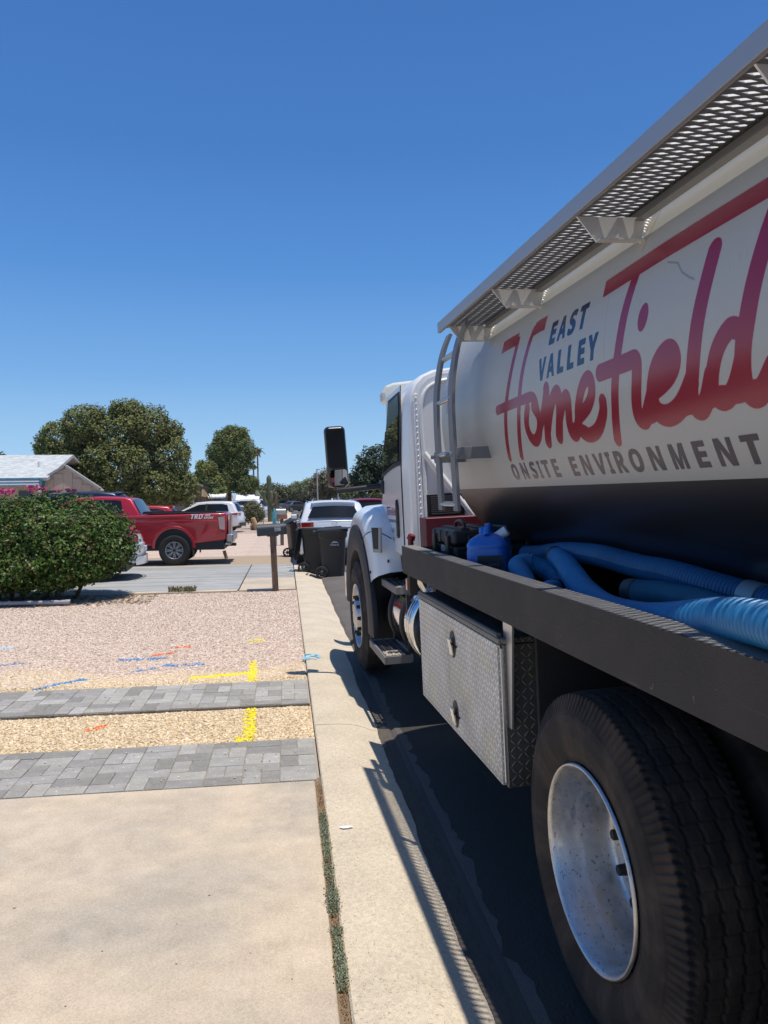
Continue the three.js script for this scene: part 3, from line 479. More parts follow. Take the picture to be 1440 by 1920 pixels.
{ // gangway along the tank with its serrated planks
  const gw = new THREE.Group(); gw.name = 'gangway'; truck.add(gw); gw.userData.label = 'perforated metal gangway high along the tank';
  const X0 = -1.098, X1 = -.865, Yp = 2.474, z0 = -4.035, z1 = 1.85, pitch = .030, rows = 5, cw = .041;
  const s = new THREE.Shape(); s.moveTo(X0 + .006, z0); s.lineTo(X1 - .004, z0); s.lineTo(X1 - .004, z1); s.lineTo(X0 + .006, z1); s.closePath();
  const teeth = [];
  for (let j = 0; z0 + .05 + j * pitch < z1 - .05; j++) for (let k = 0; k < rows; k++) {
    const x = X0 + .016 + cw * (k + .5), z = z0 + .045 + j * pitch + (k % 2) * pitch * .5, a = .034, b = .0090;
    const h = new THREE.Path(); h.moveTo(x - a, z); h.lineTo(x, z + b); h.lineTo(x + a, z); h.lineTo(x, z - b); h.closePath(); s.holes.push(h);
    if (z < .2) { const t = new THREE.BufferGeometry(), P = []; const n = 6; // lip on the forward edge, saw toothed
      for (let q = 0; q < n; q++) { const f0 = q / n, f1 = (q + 1) / n, e = (f) => [x - a + 2 * a * f, z - b * (1 - Math.abs(2 * f - 1))], A = e(f0), B = e(f1), dep = (f) => .0085 * (1 - Math.abs(2 * f - 1) * .8); const sa = dep(f0), sb = dep(f1);
        P.push(A[0], Yp, A[1], B[0], Yp, B[1], B[0], Yp + sb, B[1] - sb * .5, A[0], Yp, A[1], B[0], Yp + sb, B[1] - sb * .5, A[0], Yp + sa, A[1] - sa * .5);
        P.push(A[0], Yp + sa, A[1] - sa * .5, B[0], Yp + sb, B[1] - sb * .5, (A[0] + B[0]) / 2, Yp + (sa + sb) / 2 + .004, (A[1] + B[1]) / 2 - (sa + sb) / 4 - .002); }
      t.setAttribute('position', new THREE.Float32BufferAttribute(P, 3)); t.computeVertexNormals(); teeth.push(t); }
  }
  const g = new THREE.ExtrudeGeometry(s, { depth: .003, bevelEnabled: false }); g.rotateX(Math.PI / 2); g.translate(0, Yp, 0); // shape y -> z
  mesh('plank', metric(g), mat(.13, .13, .135, .6, .3), gw);
  const tm = mesh('plank_teeth', merge(teeth), mat(.52, .51, .49, .5, 0, { side: THREE.DoubleSide }), gw); tm.userData.kind = 'stuff';
  mesh('edge_channel', [box(X0 - .004, X0 + .004, 2.444, 2.497, z0, z1, .0015), box(X0 + .0045, X0 + .012, 2.444, 2.448, z0, z1), box(X0 + .0045, X0 + .010, 2.490, 2.496, z0, z1)], M.galv, gw);
  mesh('inner_channel', [box(X1 - .003, X1 + .003, 2.43, 2.482, z0 + .1, z1, .001), box(X1 - .03, X1 - .0035, 2.43, 2.434, z0 + .1, z1)], mat(.25, .25, .25, .5, .5), gw);
  for (const z of [-3.86, -3.145, -2.29, -1.43, -.57, .3, 1.15]) {
    const pl = poly([[-1.09, 2.441], [-.84, 2.441], [-.875, 2.366], [-1.03, 2.366]], .006); pl.translate(0, 0, z);
    const b = mesh('bracket', [pl, box(-1.03, -.878, 2.362, 2.366, z, z + .035)], mat(.62, .61, .59, .42, .35), gw);
    const wl = []; for (let i = 0; i < 9; i++) wl.push(new THREE.SphereGeometry(.006 + .003 * hash(i, 1, 2), 6, 5).translate(-.846 - i * .0042, 2.438 - i * .009, z + .006)); mesh('weld_bead', wl, mat(.8, .79, .76, .4, .4), b);
  }
}
{ // side ladder at the front of the tank
  const ld = new THREE.Group(); ld.name = 'ladder'; truck.add(ld);
  const path = [[-1.098, 1.49], [-1.102, 1.75], [-1.104, 2.0], [-1.096, 2.15], [-1.064, 2.32], [-1.038, 2.40], [-1.01, 2.462]];
  const curve = new THREE.CatmullRomCurve3(path.map(([x, y]) => new THREE.Vector3(x, y, 0)));
  const railG = (za, zb, th) => { const n = 30, f = (u, v) => { const p = curve.getPoint(v), t = curve.getTangent(v), k = Math.round(u * 4) % 4, nx = -t.y, ny = t.x; return [p.x - nx * (k === 0 || k === 3 ? 0 : th), p.y - ny * (k === 0 || k === 3 ? 0 : th), k < 2 ? za : zb]; }; return toCreasedNormals(grid(4, n, f), .6); };
  const ml = mat(.20, .205, .21, .55, .2);
  mesh('ladder_rail', railG(-3.89, -3.805, .017), ml, ld); mesh('ladder_rail', railG(-4.21, -4.125, .017), ml, ld);
  for (const [x, y] of [[-1.098, 1.525], [-1.102, 1.795], [-1.10, 2.08], [-1.062, 2.315]]) mesh('rung', bar([x + .012, y, -3.85], [x + .012, y, -4.16], .014, .014, 12), mat(.55, .55, .53, .3, .8), ld);
  mesh('standoff', [box(-1.10, -.86, 1.755, 1.815, -3.78, -3.772, .001)], ml, ld); mesh('standoff', [box(-1.10, -.86, 1.755, 1.815, -4.25, -4.242, .001)], ml, ld);
  mesh('bolt', [bar([-1.118, 1.785, -3.85], [-1.14, 1.785, -3.85], .012, .012, 6)], M.chrome, ld); mesh('bolt', [bar([-1.118, 1.785, -4.16], [-1.14, 1.785, -4.16], .012, .012, 6)], M.chrome, ld);
}
{ // cab
  const wm = 1.0, wt = .975;
  const half = (W, T, yt, yb) => { const h = yt - yb, f = (k) => yb + h * k; return [[0, yb], [-W * .6, yb], [-W + .03, yb], [-W, yb + .04], [-W, f(.25)], [-W, f(.48)], [-W + .006, f(.58)], [-T, f(.80)], [-T + .012, f(.86)], [-T + .045, f(.915)], [-T + .10, f(.955)], [-T + .19, f(.982)], [-.55, f(1.0)], [-.25, f(1.012)], [0, f(1.015)]]; };
  const ring = (W, T, yt, yb, z) => { const l = half(W, T, yt, yb), r = l.slice(1, -1).reverse().map(([x, y]) => [-x, y]); return [...l, ...r, l[0]].map(([x, y]) => [x, y, z]); };
  const secs = [[.955, .93, 2.46, 1.12, -5.44], [.985, .96, 2.485, 1.10, -5.447], [wm, wt, 2.50, 1.09, -5.475], [wm, wt, 2.50, 1.09, -5.9], [wm, wt, 2.475, 1.09, -6.25], [wm, wt - .01, 2.40, 1.09, -6.42], [wm, .97, 1.95, 1.09, -6.62], [wm - .02, .95, 1.60, 1.09, -6.80], [.96, .90, 1.53, 1.09, -6.84]].map((s) => ring(...s));
  const N = secs[0].length - 1, g = grid(N, secs.length - 1, (u, v) => secs[Math.round(v * (secs.length - 1))][Math.round(u * N)]);
  const backS = new THREE.Shape(); secs[0].slice(0, -1).forEach((p, i) => (i ? backS.lineTo(p[0], p[1]) : backS.moveTo(p[0], p[1])));
  const back = new THREE.ShapeGeometry(backS); back.translate(0, 0, -5.4405);
  const cab = mesh('cab', [toCreasedNormals(g, .7), back], M.white, truck);
  cab.userData.label = 'white day cab of the truck';
  const sx = (y) => -(y < 1.77 ? wm : wm - (wm - wt) * Math.min(1, (y - 1.77) / .45)) - .003;
  const pane = (zr0, zr1, zf0, zf1, yr0, yr1, yf0, yf1, off) => grid(6, 6, (u, v) => { const zb = zr0 + (zf0 - zr0) * u, zt = zr1 + (zf1 - zr1) * u, yb = yr0 + (yf0 - yr0) * u ** 1.6, yt = yr1 + (yf1 - yr1) * u, y = yb + (yt - yb) * v; return [sx(y) - off, y, zb + (zt - zb) * v]; });
  const door = mesh('door', pane(-5.70, -5.70, -6.56, -6.30, 1.12, 2.40, 1.12, 2.385, .002), M.white, truck);
  mesh('window_frame', pane(-5.72, -5.745, -6.56, -6.22, 1.80, 2.362, 1.715, 2.345, .006), M.black, door);
  mesh('window', pane(-5.765, -5.785, -6.50, -6.19, 1.835, 2.335, 1.76, 2.318, .010), mat(.008, .009, .010, .15), door);
  mesh('window_glass', pane(-5.775, -5.79, -6.49, -6.34, 1.84, 2.19, 1.765, 2.10, .014), mat(.02, .035, .05, .03, .3, { clearcoat: 1, clearcoatRoughness: .02 }), door);
  const dh = poly([[-.028, -.14], [.012, -.15], [.03, -.10], [.03, .09], [.0, .15], [-.028, .13]], .014, .006); dh.rotateY(-Math.PI / 2); dh.translate(-wm - .004, 1.39, -5.88); mesh('door_handle', dh, M.plastic, door);
  mesh('door_gap', [tube([[sx(1.13) - .002, 1.13, -5.70], [sx(1.8) - .002, 1.8, -5.70], [sx(2.38) - .002, 2.40, -5.70]], .004, 10, 5)], M.dark, door);
  decal('door_lettering', .42, .34, (c, w, h) => { c.fillStyle = '#8c1535'; c.font = 'italic bold 92px serif'; c.fillText('Homefield', 22, 120, w - 40); c.fillRect(20, 40, 210, 12); c.fillStyle = '#1b2238'; c.font = 'bold 40px sans-serif'; c.fillText('ONSITE ENVIRONMENTAL', 22, 190, w - 44); c.fillStyle = '#444'; c.font = 'bold 52px sans-serif'; c.fillText('EAST VALLEY', 110, 290, 280); c.fillText('MESA, AZ', 150, 370, 220); }, door, [-wm - .0085, 1.34, -6.18], [0, -Math.PI / 2, 0]);
  // back wall: riveted strips, pressed ribs, louvre
  const strip = mesh('back_strip', box(-.945, -.905, 1.18, 2.30, -5.4395, -5.434, .002), M.white, truck); mesh('back_strip', box(.905, .945, 1.18, 2.30, -5.4395, -5.434, .002), M.white, truck);
  for (let i = 0; i < 26; i++) mesh('rivet', new THREE.SphereGeometry(.0075, 8, 6).scale(1, 1, .6).translate(-.925, 1.22 + i * .042, -5.433), M.white, strip);
  mesh('back_rib', [tube([[-.885, 1.2, -5.44], [-.885, 1.8, -5.44], [-.885, 2.22, -5.44], [-.84, 2.33, -5.44], [-.74, 2.385, -5.44], [-.4, 2.40, -5.44], [.4, 2.40, -5.44], [.74, 2.385, -5.44], [.84, 2.33, -5.44], [.885, 2.22, -5.44], [.885, 1.2, -5.44]], .016, 120, 8), tube([[-.885, 1.87, -5.44], [-.55, 1.42, -5.44], [-.4, 1.25, -5.44]], .026, 20, 8)], M.white, truck);
  const lv = mesh('louvre', box(-.885, -.60, 1.40, 1.575, -5.44, -5.425, .012), M.plastic, truck);
  for (let i = 0; i < 9; i++) mesh('louvre_slat', box(-.85, -.64, 1.425 + i * .0155, 1.433 + i * .0155, -5.428, -5.416), mat(.09, .09, .095, .4), lv);
  mesh('bulkhead', [box(-.965, .92, 1.10, 1.412, -5.32, -5.12, .006)], mat(.11, .014, .024, .45, .1), truck).userData.label = 'dark red steel bulkhead behind the cab';
  mesh('gladhand', [bar([-1.06, 1.10, -5.2], [-1.06, 1.27, -5.2], .022, .02, 12), bar([-1.06, 1.27, -5.2], [-1.05, 1.30, -5.19], .03, .026, 12)], mat(.16, .01, .018, .45), truck);
  mesh('sun_visor', (() => { const g2 = poly([[-.99, 2.385], [-.955, 2.36], [-.86, 2.43], [-.5, 2.52], [.5, 2.52], [.86, 2.43], [.955, 2.36], [.99, 2.375], [1.0, 2.45], [.97, 2.515], [.9, 2.535], [.5, 2.57], [-.5, 2.57], [-.9, 2.53], [-.965, 2.505], [-.995, 2.45]], .13, .02); g2.translate(0, -.012, -6.53); return g2; })(), mat(.70, .70, .64, .4, 0, { clearcoat: .5 }), truck);
  mesh('windshield', grid(8, 4, (u, v) => [-.86 + 1.72 * u, 1.66 + .68 * v, -6.79 + .335 * v - .02 * Math.sin(u * Math.PI)]), M.glass, truck);
  mesh('cab_skirt', box(-.97, .97, .98, 1.10, -6.7, -5.5), M.black, truck);
  // mirror
  const mi = new THREE.Group(); mi.name = 'side_mirror'; truck.add(mi);
  mesh('mirror_arm', [tube([[-.97, 1.655, -6.52], [-1.12, 1.648, -6.54], [-1.28, 1.636, -6.57], [-1.40, 1.63, -6.60]], .024, 20, 10), box(-1.03, -.955, 1.585, 1.70, -6.58, -6.46, .02)], M.plastic, mi);
  const hg = new RoundedBoxGeometry(.185, .53, .10, 5, .045); hg.rotateZ(.035); hg.translate(-1.382, 1.925, -6.635); mesh('mirror_housing', hg, mat(.012, .012, .013, .3, 0, { clearcoat: .6 }), mi);
  const mg = (w, h, y) => { const s = new THREE.Shape(), r = .03, a = w / 2, b = h / 2; s.moveTo(-a + r, -b); s.lineTo(a - r, -b); s.quadraticCurveTo(a, -b, a, -b + r); s.lineTo(a, b - r); s.quadraticCurveTo(a, b, a - r, b); s.lineTo(-a + r, b); s.quadraticCurveTo(-a, b, -a, b - r); s.lineTo(-a, -b + r); s.quadraticCurveTo(-a, -b, -a + r, -b); const g3 = new THREE.ExtrudeGeometry(s, { depth: .004, bevelEnabled: false }); g3.rotateZ(.035); return g3; };
  const gl = mesh('mirror_glass', mg(.158, .335, 0), mat(.022, .023, .026, .12, .6), mi); gl.position.set(-1.387, 1.998, -6.5848);
  const gl2 = mesh('mirror_glass', (() => { const g4 = mg(.152, .135, 0); return g4; })(), mat(.55, .56, .57, .03, 1), mi); gl2.position.set(-1.376, 1.745, -6.5835); gl2.rotation.set(.12, .12, 0);
  // hood, fender, flare
  const hs = [[.80, .68, 1.42, .95, -6.60], [.80, .72, 1.56, .95, -6.78], [.78, .66, 1.55, .95, -7.3], [.72, .58, 1.48, .9, -7.95], [.66, .5, 1.40, .85, -8.22], [.5, .4, 1.2, .9, -8.28]].map(([W, T, yt, yb, z]) => ring(W, T, yt, yb, z));
  mesh('hood', toCreasedNormals(grid(N, hs.length - 1, (u, v) => hs[Math.round(v * (hs.length - 1))][Math.round(u * N)]), .8), M.white, truck);
  mesh('bumper', box(-1.15, 1.15, .45, .78, -8.45, -8.25, .04), M.chrome, truck);
  const cy = .485, cz = -6.95, ro = (p) => { const c = Math.abs(Math.cos(p)), s = Math.abs(Math.sin(p)); return 1 / ((c / .97) ** 3 + (s / 1.0) ** 3) ** (1 / 3); };
  const fender = (sgn) => {
    const p0 = R(27), p1 = R(168), K = 22;
    const prof = (p) => { const r = ro(p); const rear = p < R(75) ? 1 : 0; return [[.79, 1.18], [.835, 1.20], [.835 + .35 * (r - .835), 1.192], [.835 + .7 * (r - .835), 1.155], [r - .03, 1.105], [r - .006, 1.07], [r, 1.02], [r + .004, .92], [r + .004, .62]]; };
    const gg = grid(64, K, (u, v) => { const p = p0 + (p1 - p0) * u, q = prof(p), t = v * (q.length - 1), i = Math.min(q.length - 2, Math.floor(t)), f = t - i, r = q[i][0] + (q[i + 1][0] - q[i][0]) * f, x = q[i][1] + (q[i + 1][1] - q[i][1]) * f; return [sgn * x, cy + r * Math.sin(p), cz + r * Math.cos(p)]; });
    const fd = mesh('fender', gg, M.white, truck);
    const fl = [[.60, 1.14], [.61, 1.21], [.66, 1.228], [.78, 1.222], [.845, 1.212], [.85, 1.195], [.84, 1.17]];
    mesh('fender_flare', toCreasedNormals(grid(60, fl.length - 1, (u, v) => { const q = fl[Math.round(v * (fl.length - 1))], p = R(-4) + R(180) * u; return [sgn * q[1], cy + q[0] * Math.sin(p) * (.98), cz + q[0] * Math.cos(p)]; }), .9), mat(.022, .023, .027, .6), fd);
    mesh('wheel_liner', grid(40, 1, (u, v) => { const p = R(-14) + R(200) * u, r = .63; return [sgn * (1.2 - .75 * v), cy + r * Math.sin(p), cz + r * Math.cos(p)]; }), M.black, fd);
    mesh('splash_guard', box(sgn * .78, sgn * 1.205, .34, .93, -6.36, -6.32, .01), M.black, fd);
    if (sgn < 0) {
      const at = (p, k) => { const q = prof(R(p)), t = k * (q.length - 1), i = Math.min(q.length - 2, Math.floor(t)), f = t - i, r = q[i][0] + (q[i + 1][0] - q[i][0]) * f, x = q[i][1] + (q[i + 1][1] - q[i][1]) * f; return [-x - .003, cy + r * Math.sin(R(p)), cz + r * Math.cos(R(p))]; };
      const v = grid(5, 5, (a, b) => { const y = 1.145 + .165 * b, z = -6.09 - .10 * a - .02 * b; return [-1.125 - .055 * a - .012, y, z]; });
      const fr = poly([[-.05, -.10], [.05, -.10], [.062, .10], [-.062, .10]], .012, .004); fr.rotateY(-Math.PI / 2 + .5); fr.translate(-1.150, 1.222, -6.06); const vent = mesh('fender_vent', fr, mat(.30, .31, .31, .5), fd);
      const fi = poly([[-.03, -.075], [.03, -.075], [.042, .095], [-.042, .095]], .012, .003); fi.rotateY(-Math.PI / 2 + .5); fi.translate(-1.158, 1.225, -6.064); mesh('vent_screen', fi, M.black, vent);
      mesh('panel_gap', tube([60, 54, 49, 45, 42].map((p, i) => at(p - 0, [.12, .3, .45, .6, .75][i])), .0045, 20, 5), M.black, fd);
      for (const p of [at(32, .2), at(32, .62)]) mesh('fender_bolt', new THREE.CylinderGeometry(.013, .013, .012, 10).rotateZ(Math.PI / 2).translate(p[0], p[1], p[2]), M.black, fd);
    }
  };
  fender(-1); fender(1);
}
// ---------- things carried on the deck: their places are given in the truck's frame ----------
truck.updateMatrixWorld(true);
function onTruck(o) { o.applyMatrix4(truck.matrixWorld); return o; }
function hose(label, pts, r, c, seed, pitch = .016, cuffs = []) {
  const curve = new THREE.CatmullRomCurve3(pts.map(V)), L = curve.getLength(), nu = Math.min(2000, Math.round(L / pitch) * 8), fr = curve.computeFrenetFrames(nu, false), pos = [], uv = [], idx = [], rad = 18, P = new THREE.Vector3();
  for (let i = 0; i <= nu; i++) { curve.getPointAt(i / nu, P); const s = i / nu * L, w = .5 + .5 * Math.sin(s / pitch * 6.2832), rr = r * (.78 + .23 * Math.pow(w, .45)); for (let j = 0; j <= rad; j++) { const a = j / rad * 6.2832, n = fr.normals[i], b = fr.binormals[i]; pos.push(P.x + rr * (Math.cos(a) * n.x + Math.sin(a) * b.x), P.y + rr * (Math.cos(a) * n.y + Math.sin(a) * b.y), P.z + rr * (Math.cos(a) * n.z + Math.sin(a) * b.z)); uv.push(s * 3, j / rad); } }
  for (let i = 0; i < nu; i++) for (let j = 0; j < rad; j++) { const a = i * (rad + 1) + j, b = a + rad + 1; idx.push(a, b, b + 1, a, b + 1, a + 1); }
  const g = new THREE.BufferGeometry(); g.setAttribute('position', new THREE.Float32BufferAttribute(pos, 3)); g.setAttribute('uv', new THREE.Float32BufferAttribute(uv, 2)); g.setIndex(idx); g.computeVertexNormals();
  const t = new THREE.Group(); t.name = numbered('suction_hose'); Object.assign(t.userData, { label, category: 'hose', group: 'blue suction hoses on the truck deck' }); scene.add(t); onTruck(t);
  mesh('ribbed_tube', g, mat(...c, .42, 0, { map: rep(grimeT, 1, 1) }), t);
  for (const [f, m, w] of cuffs) { const A = curve.getPointAt(Math.max(0, f)), B = curve.getPointAt(Math.min(1, f + w / L)); const k = lathe([[r * .9, 0], [r * 1.08, 0], [r * 1.1, .004], [r * 1.1, A.distanceTo(B) - .004], [r * 1.08, A.distanceTo(B)], [r * .9, A.distanceTo(B)]], 28); k.applyQuaternion(new THREE.Quaternion().setFromUnitVectors(new THREE.Vector3(0, 1, 0), B.clone().sub(A).normalize())); k.translate(A.x, A.y, A.z); mesh('clamp', k, m, t); }
  return t;
}
const tape = mat(.25, .3, .33, .3, .2), clampM = mat(.06, .06, .065, .5);
hose('longest dark blue ribbed hose lying against the black tank belly', [[-.66, 1.23, -4.02], [-.67, 1.245, -3.8], [-.70, 1.285, -3.42], [-.715, 1.30, -3.0], [-.695, 1.28, -2.72], [-.69, 1.275, -2.49], [-.665, 1.25, -2.25], [-.64, 1.23, -2.06], [-.63, 1.21, -1.6], [-.62, 1.19, -.8]], .047, [.03, .145, .30], 1, .016, [[.585, tape, .07]]);
hose('bright blue ribbed hose crossing diagonally, its clamped end by the tank', [[-.74, 1.265, -3.42], [-.79, 1.265, -3.22], [-.88, 1.245, -2.92], [-.97, 1.215, -2.6], [-1.03, 1.20, -2.3], [-1.04, 1.21, -2.05], [-1.06, 1.24, -1.85], [-1.11, 1.29, -1.58], [-1.155, 1.315, -1.36], [-1.175, 1.315, -1.1], [-1.16, 1.31, -.7]], .048, [.03, .21, .42], 2, .016, [[0, clampM, .05]]);
hose('short blue hose bend humped between the fuel additive jug and rail', [[-.78, 1.15, -3.2], [-.80, 1.205, -3.36], [-.86, 1.24, -3.44], [-.93, 1.24, -3.40], [-.97, 1.21, -3.25], [-1.02, 1.16, -3.0], [-1.06, 1.14, -2.7]], .045, [.05, .24, .44], 3);
hose('stub of pale blue hose just behind the rail', [[-.86, 1.155, -3.12], [-.93, 1.165, -3.05], [-.99, 1.15, -2.86], [-1.03, 1.13, -2.6]], .04, [.06, .26, .45], 4, .016, [[0, clampM, .035]]);
hose('dull teal hose with a dark clamped end lying between the other hoses', [[-.80, 1.205, -2.60], [-.77, 1.215, -2.45], [-.76, 1.215, -2.28], [-.77, 1.21, -2.1], [-.80, 1.20, -1.8], [-.86, 1.18, -1.3]], .044, [.035, .17, .26], 5, .010, [[0, clampM, .05]]);
hose('short dark blue hose end under the humped bend', [[-.76, 1.15, -3.24], [-.85, 1.155, -3.14], [-.94, 1.155, -3.0]], .038, [.035, .17, .34], 6, .016);
{ // fuel additive jug
  const t = thing('plastic_jug', 'blue plastic jug with white cap standing on the truck deck', 'jug'); onTruck(t);
  const blue = mat(.010, .15, .56, .4, 0, { clearcoat: .3, clearcoatRoughness: .3 });
  const J = new THREE.Group(); 
  const sec = (w, d, y) => { const o = []; for (let i = 0; i < 40; i++) { const a = i / 40 * 6.2832, c = Math.cos(a), s = Math.sin(a), n = 5, r = 1 / ((Math.abs(c)) ** n + (Math.abs(s)) ** n) ** (1 / n); o.push([w * r * c, y, d * r * s]); } o.push(o[0]); return o; };
  const ss = [sec(.09, .115, 0), sec(.10, .128, .012), sec(.10, .128, .19), sec(.098, .126, .205), sec(.096, .124, .213), sec(.10, .128, .222), sec(.097, .125, .235), sec(.08, .105, .258), sec(.05, .07, .275), sec(.02, .03, .282), sec(.001, .001, .283)];
  const body = mesh('jug_body', grid(40, ss.length - 1, (u, v) => ss[Math.round(v * (ss.length - 1))][Math.round(u * 40)]), blue, t);
  const hnd = mesh('handle', tube([[0, .262, -.085], [0, .30, -.06], [0, .315, -.01], [0, .308, .04], [0, .27, .07]], .016, 24, 10), blue, t);
  const cap = mesh('cap', lathe([[0, .055], [.022, .055], [.025, .05], [.025, 0], [.022, -.03]], 24), mat(.75, .78, .8, .4), t); cap.rotation.set(0, 0, -1.0); cap.position.set(.045, .262, .02);
  const spout = mesh('spout', bar([-.03, .26, -.06], [-.035, .30, -.075], .028, .024, 16), blue, t);
  decal('label_sheet', .12, .15, (c, w, h) => { c.fillStyle = '#22262e'; c.fillRect(0, 0, w, h); c.fillStyle = '#143a8a'; c.fillRect(0, h * .62, w, h * .38); c.fillStyle = '#0a0c10'; c.beginPath(); c.ellipse(w * .62, h * .3, 120, 70, 0, 0, 7); c.fill(); c.fillStyle = '#55606e'; c.font = 'bold 100px sans-serif'; c.fillText('NAPA', w * .42, h * .35, 210); c.fillStyle = '#c9d2e4'; c.font = 'bold 150px sans-serif'; c.fillText('DEF', 40, h * .86); }, t, [.02, .105, .1287], [0, 0, 0], .4);
  for (const c of t.children) { c.updateMatrix(); const m = new THREE.Matrix4().makeRotationY(-.45).scale(new THREE.Vector3(1.02, 1.0, 1.02)).setPosition(-.985, 1.10, -3.66).multiply(c.matrix); m.decompose(c.position, c.quaternion, c.scale); }
}
{ // black tool case
  const t = thing('tool_case', 'black plastic tool case with latches beside the blue jug', 'tool case'); onTruck(t);
  const m = mat(.017, .018, .02, .5);
  mesh('case_body', [box(-1.05, -.50, 1.10, 1.29, -4.55, -4.07, .018)], m, t);
  mesh('case_lid', [box(-1.06, -.49, 1.293, 1.375, -4.56, -4.06, .022), ...[-.98, -.85, -.72, -.59].map((x) => box(x - .025, x + .025, 1.36, 1.388, -4.53, -4.09, .008)), ...[-4.5, -4.36, -4.22].map((z) => box(-1.066, -1.05, 1.30, 1.37, z - .025, z + .025, .005))], m, t);
  for (const x of [-.95, -.62]) mesh('case_latch', box(x - .03, x + .03, 1.22, 1.35, -4.06, -4.042, .006), M.plastic, t);
  for (const z of [-4.46, -4.16]) mesh('case_latch', box(-1.078, -1.058, 1.22, 1.345, z - .03, z + .03, .006), M.plastic, t);
  mesh('case_handle', [tube([[-.98, 1.375, -4.30], [-.98, 1.41, -4.29], [-.98, 1.41, -4.12], [-.98, 1.375, -4.11]], .009, 16, 8), tube([[-.70, 1.375, -4.2], [-.70, 1.415, -4.19], [-.70, 1.415, -4.08], [-.70, 1.375, -4.07]], .009, 16, 8)], M.plastic, t);
  decal('case_lettering', .17, .05, (c, w, h) => { c.fillStyle = '#c9ccd0'; c.font = 'bold 150px sans-serif'; c.fillText('RIDGID', 8, h - 18, w - 16); }, t, [-1.0525, 1.268, -4.29], [0, -Math.PI / 2, 0]);
}
// ---------- street furniture ----------
{ // near mailbox
  const t = thing('mailbox', 'dark grey curbside mailbox with number plate on a weathered wooden post', 'mailbox', [-.19, 0, -13.2], .06);
  const wood = tex(256, (u, v) => { const n = pnoise(u * 26, v * 5, 26, 201) * .6 + .4 * fbm(u, v, 20, 3, 202), d = fbm(u, v, 9, 3, 203) > .56 ? 1.5 : 1; return [.135 * (.4 + n) * d, .085 * (.4 + n) * d, .055 * (.4 + n) * d]; }, true, 4, 1);
  mesh('post', (() => { const g = box(-.05, .05, -.1, .96, -.05, .05, .006); g.rotateZ(.035); return g; })(), mat(1, 1, 1, .9, 0, { map: wood, bumpMap: rep(speck, 2), bumpScale: .004 }), t);
  const s = new THREE.Shape(); s.moveTo(-.085, 0); s.lineTo(.085, 0); s.lineTo(.085, .10); s.absarc(0, .10, .085, 0, Math.PI); s.closePath();
  const g = new THREE.ExtrudeGeometry(s, { depth: .47, bevelEnabled: true, bevelSize: .004, bevelThickness: .004, bevelSegments: 1, curveSegments: 14 }); g.translate(0, 0, -.235); g.rotateY(Math.PI / 2); g.rotateZ(.055); g.translate(-.055, .935, 0);
  mesh('box', g, mat(.035, .043, .05, .5, .2, { bumpMap: rep(speck, 2), bumpScale: .002 }), t);
  const dr = new THREE.ExtrudeGeometry(s, { depth: .012, bevelEnabled: true, bevelSize: .004, bevelThickness: .003, bevelSegments: 1, curveSegments: 14 }); dr.scale(1.03, 1.02, 1); dr.rotateY(Math.PI / 2); dr.rotateZ(.055); dr.translate(.188, .946, 0); mesh('box_door', dr, mat(.03, .038, .045, .5, .2), t);
  mesh('box_shelf', (() => { const q = box(-.13, .06, -.02, 0, -.07, .07); q.rotateZ(.055); q.translate(.0, .935, 0); return q; })(), mat(.12, .08, .05, .9), t);
  decal('number_plate', .105, .075, (c, w, h) => { c.fillStyle = '#b9bcc0'; c.fillRect(0, 0, w, h); c.fillStyle = '#2a2d33'; for (let i = 0; i < 4; i++) c.fillRect(20 + i * 122, 40, 108, h - 80); c.fillStyle = '#e8e8e8'; c.font = 'bold 230px sans-serif'; [...'1732'].forEach((d, i) => c.fillText(d, 28 + i * 122, h - 92, 92)); }, t, [.045, 1.04, .092], [0, 0, .055], .6);
}
const M_can = mat(.021, .021, .022, .48, 0, { bumpMap: rep(speck, .5), bumpScale: .001 });
